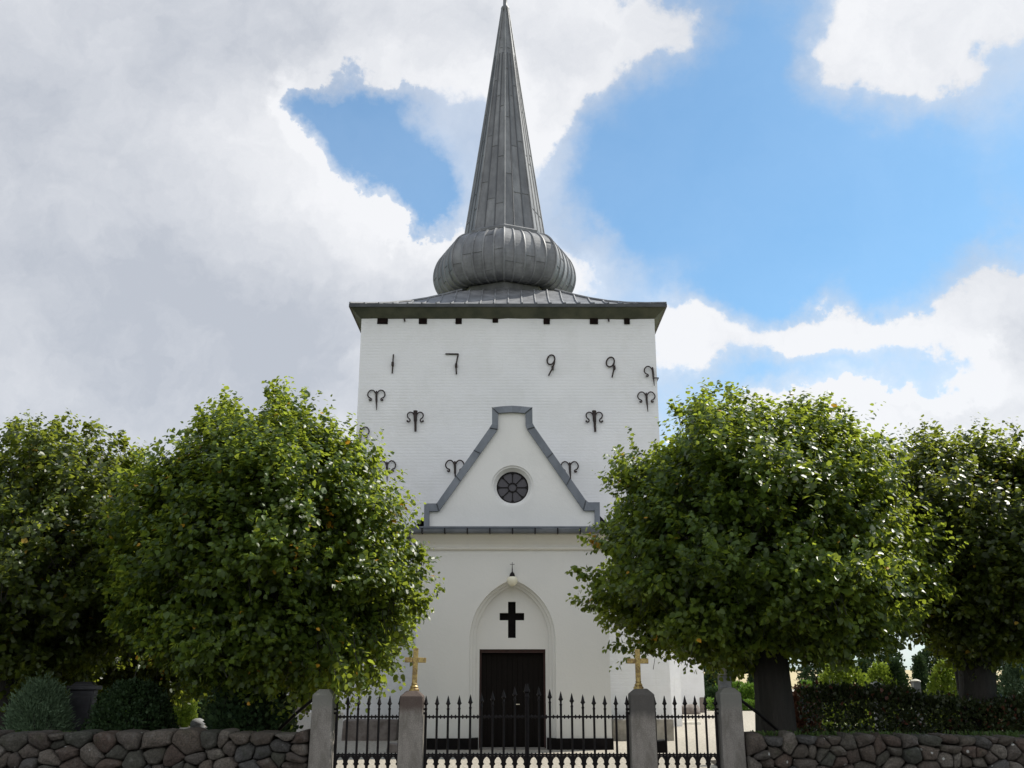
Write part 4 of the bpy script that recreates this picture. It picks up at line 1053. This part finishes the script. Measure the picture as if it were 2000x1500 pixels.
# gravestones
def stele(u0, u1, vt, D, m, label, cap=False, zb=0, d=.09, round_top=False, group='gravestones in the churchyard'):
    uc = (u0 + u1) / 2; x = X_(uc, (vt + 1380) / 2, D); hw = (u1 - u0) / 2 / F * D / 1.05; H = Z_(vt, D) - zb
    root = empty('gravestone', (x, D, zb), label, 'gravestone', group)
    b = MB()
    if round_top:
        pts = [(-hw, 0)] + [(-hw * math.cos(t), H - hw * .5 + hw * .5 * math.sin(t)) for t in np.linspace(0, math.pi, 12)] + [(hw, 0)]
        b.plate(pts[::-1] if False else [(hw, 0)] + [(hw * math.cos(t), H - hw * .5 + hw * .5 * math.sin(t)) for t in np.linspace(0, math.pi, 12)] + [(-hw, 0)], [], -d, d, back=True)
    else:
        b.box(-hw, hw, -d, d, .12, H - (.1 if cap else 0), top=(hw * .06, .004))
    b.build('slab', M[m], root, loc=(0, 0, 0), bevel=.01)
    b = MB(); b.box(-hw - .06, hw + .06, -d - .05, d + .05, -.03, .13, top=(.02, .02)); b.build('base', M[m], root, loc=(0, 0, 0), bevel=.01)
    if cap:
        b = MB(); b.box(-hw - .035, hw + .035, -d - .04, d + .04, H - .1, H - .035); b.box(-hw + .01, hw - .01, -d, d, H - .035, H + .02, top=(.06, .03)); b.build('cap', M[m], root, loc=(0, 0, 0), bevel=.012)
        b = MB(); b.box(-hw * .78, hw * .78, -d - .012, -d + .02, .25, H - .2); b.build('panel', M['grave_dark'], root, loc=(0, 0, 0), bevel=.006)
    return root
stele(139, 188, 1334, 15.6, 'grave_dark', 'tall near-black gravestone with overhanging cap between two bushes', cap=True)
stele(203, 213, 1352, 21, 'grave_white', 'small pale gravestone peeping out right of the dark one', d=.05)
g1 = stele(1404, 1428, 1318, 15.2, 'grave_grey', 'square grey stone post with white ornament behind the rightmost pillar', d=.085)
b = MB(); H_ = Z_(1318, 15.2); b.lathe([(.06, 0), (.05, .02), (.03, .03), (.045, .05), (.05, .07), (.03, .10), (.012, .125), (.003, .14)], 0, 0, 12, z0=H_); b.build('ornament', M['grave_white'], g1, loc=(0, 0, 0), smooth=True)
for (u, vt, D, lab) in ((1711, 1331, 19.5, 'nearer white-capped gravestone top above the dark hedge'), (1789, 1326, 20.5, 'brighter white-capped gravestone top above the dark hedge, farther right')):
    x = X_(u, 1340, D); H = Z_(vt, D); root = empty('gravestone', (x, D, 0), lab, 'gravestone', 'gravestones in the churchyard')
    b = MB(); b.box(-.07, .07, -.07, .07, 0, H - .06); b.build('slab', M['grave_grey'], root, loc=(0, 0, 0), bevel=.01)
    b = MB(); b.lathe([(.10, H - .06), (.10, H - .035), (.05, H - .01), (.01, H)], 0, 0, 16); b.build('cap', M['grave_white'], root, loc=(0, 0, 0), smooth=30)
# hedges
def hedge(name, x0, x1, y0, y1, h, label, m, seed, n, leaf, kw=.3, group=None):
    g = np.random.default_rng(seed); cx, cy = (x0 + x1) / 2, (y0 + y1) / 2
    root = empty(name, (cx, cy, 0), label, 'hedge', group)
    P = g.random((n, 3)) * 2 - 1; k = g.integers(0, 4, n)
    P[k == 0, 1] = -1 + np.abs(g.normal(0, .18, (k == 0).sum())); P[k == 1, 2] = 1 - np.abs(g.normal(0, .12, (k == 1).sum())); P[k == 2, 1] = 1 - np.abs(g.normal(0, .18, (k == 2).sum()))
    nrm = P.copy(); P = P * np.array([(x1 - x0) / 2, (y1 - y0) / 2, h / 2]) + np.array([0, 0, h / 2]); P[:, 2] += .05 * np.sin(P[:, 0] * 2.3 + seed) + .03 * np.sin(P[:, 0] * 7); P += g.normal(0, .035, P.shape); P[:, 2] *= 1 + .10 * np.sin(P[:, 0] * 1.1 + seed) * (P[:, 2] > h * .6) + .07 * (g.random(n) > .93)
    ax = nrm * np.array([.2, 1, 1]) + g.normal(size=(n, 3)) * .8 + np.array([0, 0, .4])
    tv = np.clip(g.random(n) * .95, 0, .95)
    if m == 'beech':
        f = np.sin(P[:, 0] * 3.1 + seed) * np.sin(P[:, 2] * 5 + P[:, 0]); tv = np.where((g.random(n) > .95 - .06 * f), 1.0, tv * .88)
    leaf_mesh('foliage', P, ax, g.normal(size=(n, 3)) + nrm * .5, leaf * g.uniform(.6, 1.3, n), tv, M[m], root)
    return root
hedge('beech_hedge', X_(1580, 1400, 16), 10.5, 15.6, 16.5, Z_(1355, 16), 'dark beech hedge with reddish leaves behind the right stone wall', 'beech', 5, 26000, .055)
hx0, hx1 = X_(1383, 1380, 42), X_(1600, 1380, 42)
hedge('box_hedge', hx0, hx1, 41.6, 42.3, Z_(1368, 42) , 'bright green clipped hedge beyond the gravel, right of the nave', 'hedge', 6, 9000, .07)
hedge('box_hedge', X_(325, 1380, 42), X_(540, 1380, 42), 41.6, 42.4, Z_(1372, 42), 'dull green clipped hedge beyond the gravel, left of the nave', 'hedge', 7, 7000, .07)
# background right
BK = [
 (1391, 1313, 46, 26, 'conifer', 'yew_bush', 'column', 'narrow dark evergreen beside the nave corner'),
 (1393, 1352, 43.5, 24, 'conifer', 'round_bush', 'round', 'small dark round bush under the narrow evergreen'),
 (1440, 1338, 46, 34, 'hedge', 'leafy_shrub', 'round', 'light green shrub right behind the grey stone post'),
 (1468, 1343, 45, 40, 'hedge', 'leafy_shrub', 'round', 'wide green shrub left of the right linden trunk'),
 (1412, 1346, 44.5, 24, 'hedge', 'leafy_shrub', 'round', 'low green shrub between the post and the evergreen'),
 (1472, 1318, 60, 26, 'conifer', 'dark_conifer', 'cone', 'small dark conifer against the stubble field'),
 (1569, 1354, 19, 44, 'redleaf', 'red_shrub', 'round', 'red-leaved shrub just right of the right linden trunk'),
 (1578, 1340, 26, 40, 'hedge', 'leafy_shrub', 'round', 'small lime shrub above the red-leaved shrub'),
 (1648, 1302, 22, 92, 'golden', 'golden_shrub', 'round', 'largest yellow-green shrub, under the bright gap in the trees'),
 (1722, 1306, 24, 50, 'golden', 'golden_shrub', 'round', 'narrow yellow-green shrub between dark conifers'),
 (1858, 1298, 22, 74, 'golden', 'golden_shrub', 'round', 'yellow-green shrub left of the far right linden trunk'),
 (1637, 1256, 34, 60, 'conifer', 'dark_conifer', 'cone', 'dark conifer left of the bright sky gap'),
 (1600, 1272, 38, 60, 'conifer', 'dark_conifer', 'round', 'dark rounded evergreen just right of the right linden trunk'),
 (1690, 1298, 27, 30, 'conifer', 'dark_conifer', 'cone', 'short dark conifer right of the largest yellow-green shrub'),
 (1722, 1250, 38, 70, 'conifer', 'dark_conifer', 'round', 'broad dark evergreen right of the bright sky gap'),
 (1753, 1298, 24, 34, 'conifer', 'dark_conifer', 'column', 'dark column-shaped conifer between the two white caps'),
 (1800, 1290, 25, 44, 'conifer', 'dark_conifer', 'cone', 'dark cone-shaped conifer behind the brighter white cap'),
 (1835, 1272, 36, 80, 'conifer', 'dark_conifer', 'round', 'dark wide evergreen behind the shrubs at right'),
 (1930, 1262, 34, 120, 'conifer', 'dark_conifer', 'round', 'dark wide evergreen behind the far right linden trunk'),
 (1990, 1290, 22, 50, 'juniper', 'juniper_bush', 'round', 'grey-green bush at the right edge of the photo'),
]
for i, (u, v, D, wp, mm, nm, sh, lab) in enumerate(BK):
    cat = 'shrub' if 'shrub' in nm else ('bush' if 'bush' in nm else 'conifer')
    nn = int(min(2400, 700 + wp * 14)); bush(nm, u, v, D, wp, lab, cat, mm, 200 + i, sh, nn, .075 if D > 30 else .05)
# distant trees on the horizon
g = random.Random(77)
proto = None
for i in range(14):
    D = g.uniform(420, 800); u = 1378 + i * 9.5 + g.uniform(-3, 3)
    if proto is None:
        proto = bush('distant_tree', u, 1300, D, 9, 'tiny dark tree on the far horizon beyond the stubble fields', 'tree', 'conifer', 900, 'round', 260, 1.1, group='trees on the far horizon')
        ph = Z_(1300, D)
    else:
        r2_ = proto.copy(); C.objects.link(r2_); r2_.location = (X_(u, 1305, D), D, 0); s = g.uniform(.5, 1.25); r2_.scale = (s * g.uniform(1, 1.9), s, s * .8); r2_.rotation_euler = (0, 0, g.uniform(0, 6))
        for ch in proto.children: c2 = ch.copy(); C.objects.link(c2); c2.parent = r2_
# grass and low growth on the banks
g = np.random.default_rng(3); n = 26000
x = np.concatenate([g.uniform(-10.5, -2.95, n // 2), g.uniform(3.25, 10.5, n // 2)]); y = g.uniform(13.98, 16.8, n)
y = np.where(g.random(n) > .55, g.uniform(13.75, 14.3, n), y)
top = np.where(y < 14.2, WT - .06, 0)
pos = np.stack([x, y, top], 1); ax = g.normal(size=(n, 3)) * .45 + np.array([0, 0, 1.0])
# clumps
keepm = (np.sin(x * 4.1) + np.sin(x * 1.7 + y * 5)) > g.uniform(-1.6, .8, n)
pos, ax = pos[keepm], ax[keepm]; n = len(pos)
o = leaf_mesh('grass', pos, ax, g.normal(size=(n, 3)), g.uniform(.04, .11, n), g.random(n) * .95, M['grass'], None, NEED, NFACE)
prop(o, 'short rough grass on top of and behind the stone walls', 'grass', kind='stuff')
scn.cycles.max_bounces = 8; scn.cycles.diffuse_bounces = 4; scn.cycles.transmission_bounces = 4; scn.cycles.transparent_max_bounces = 4
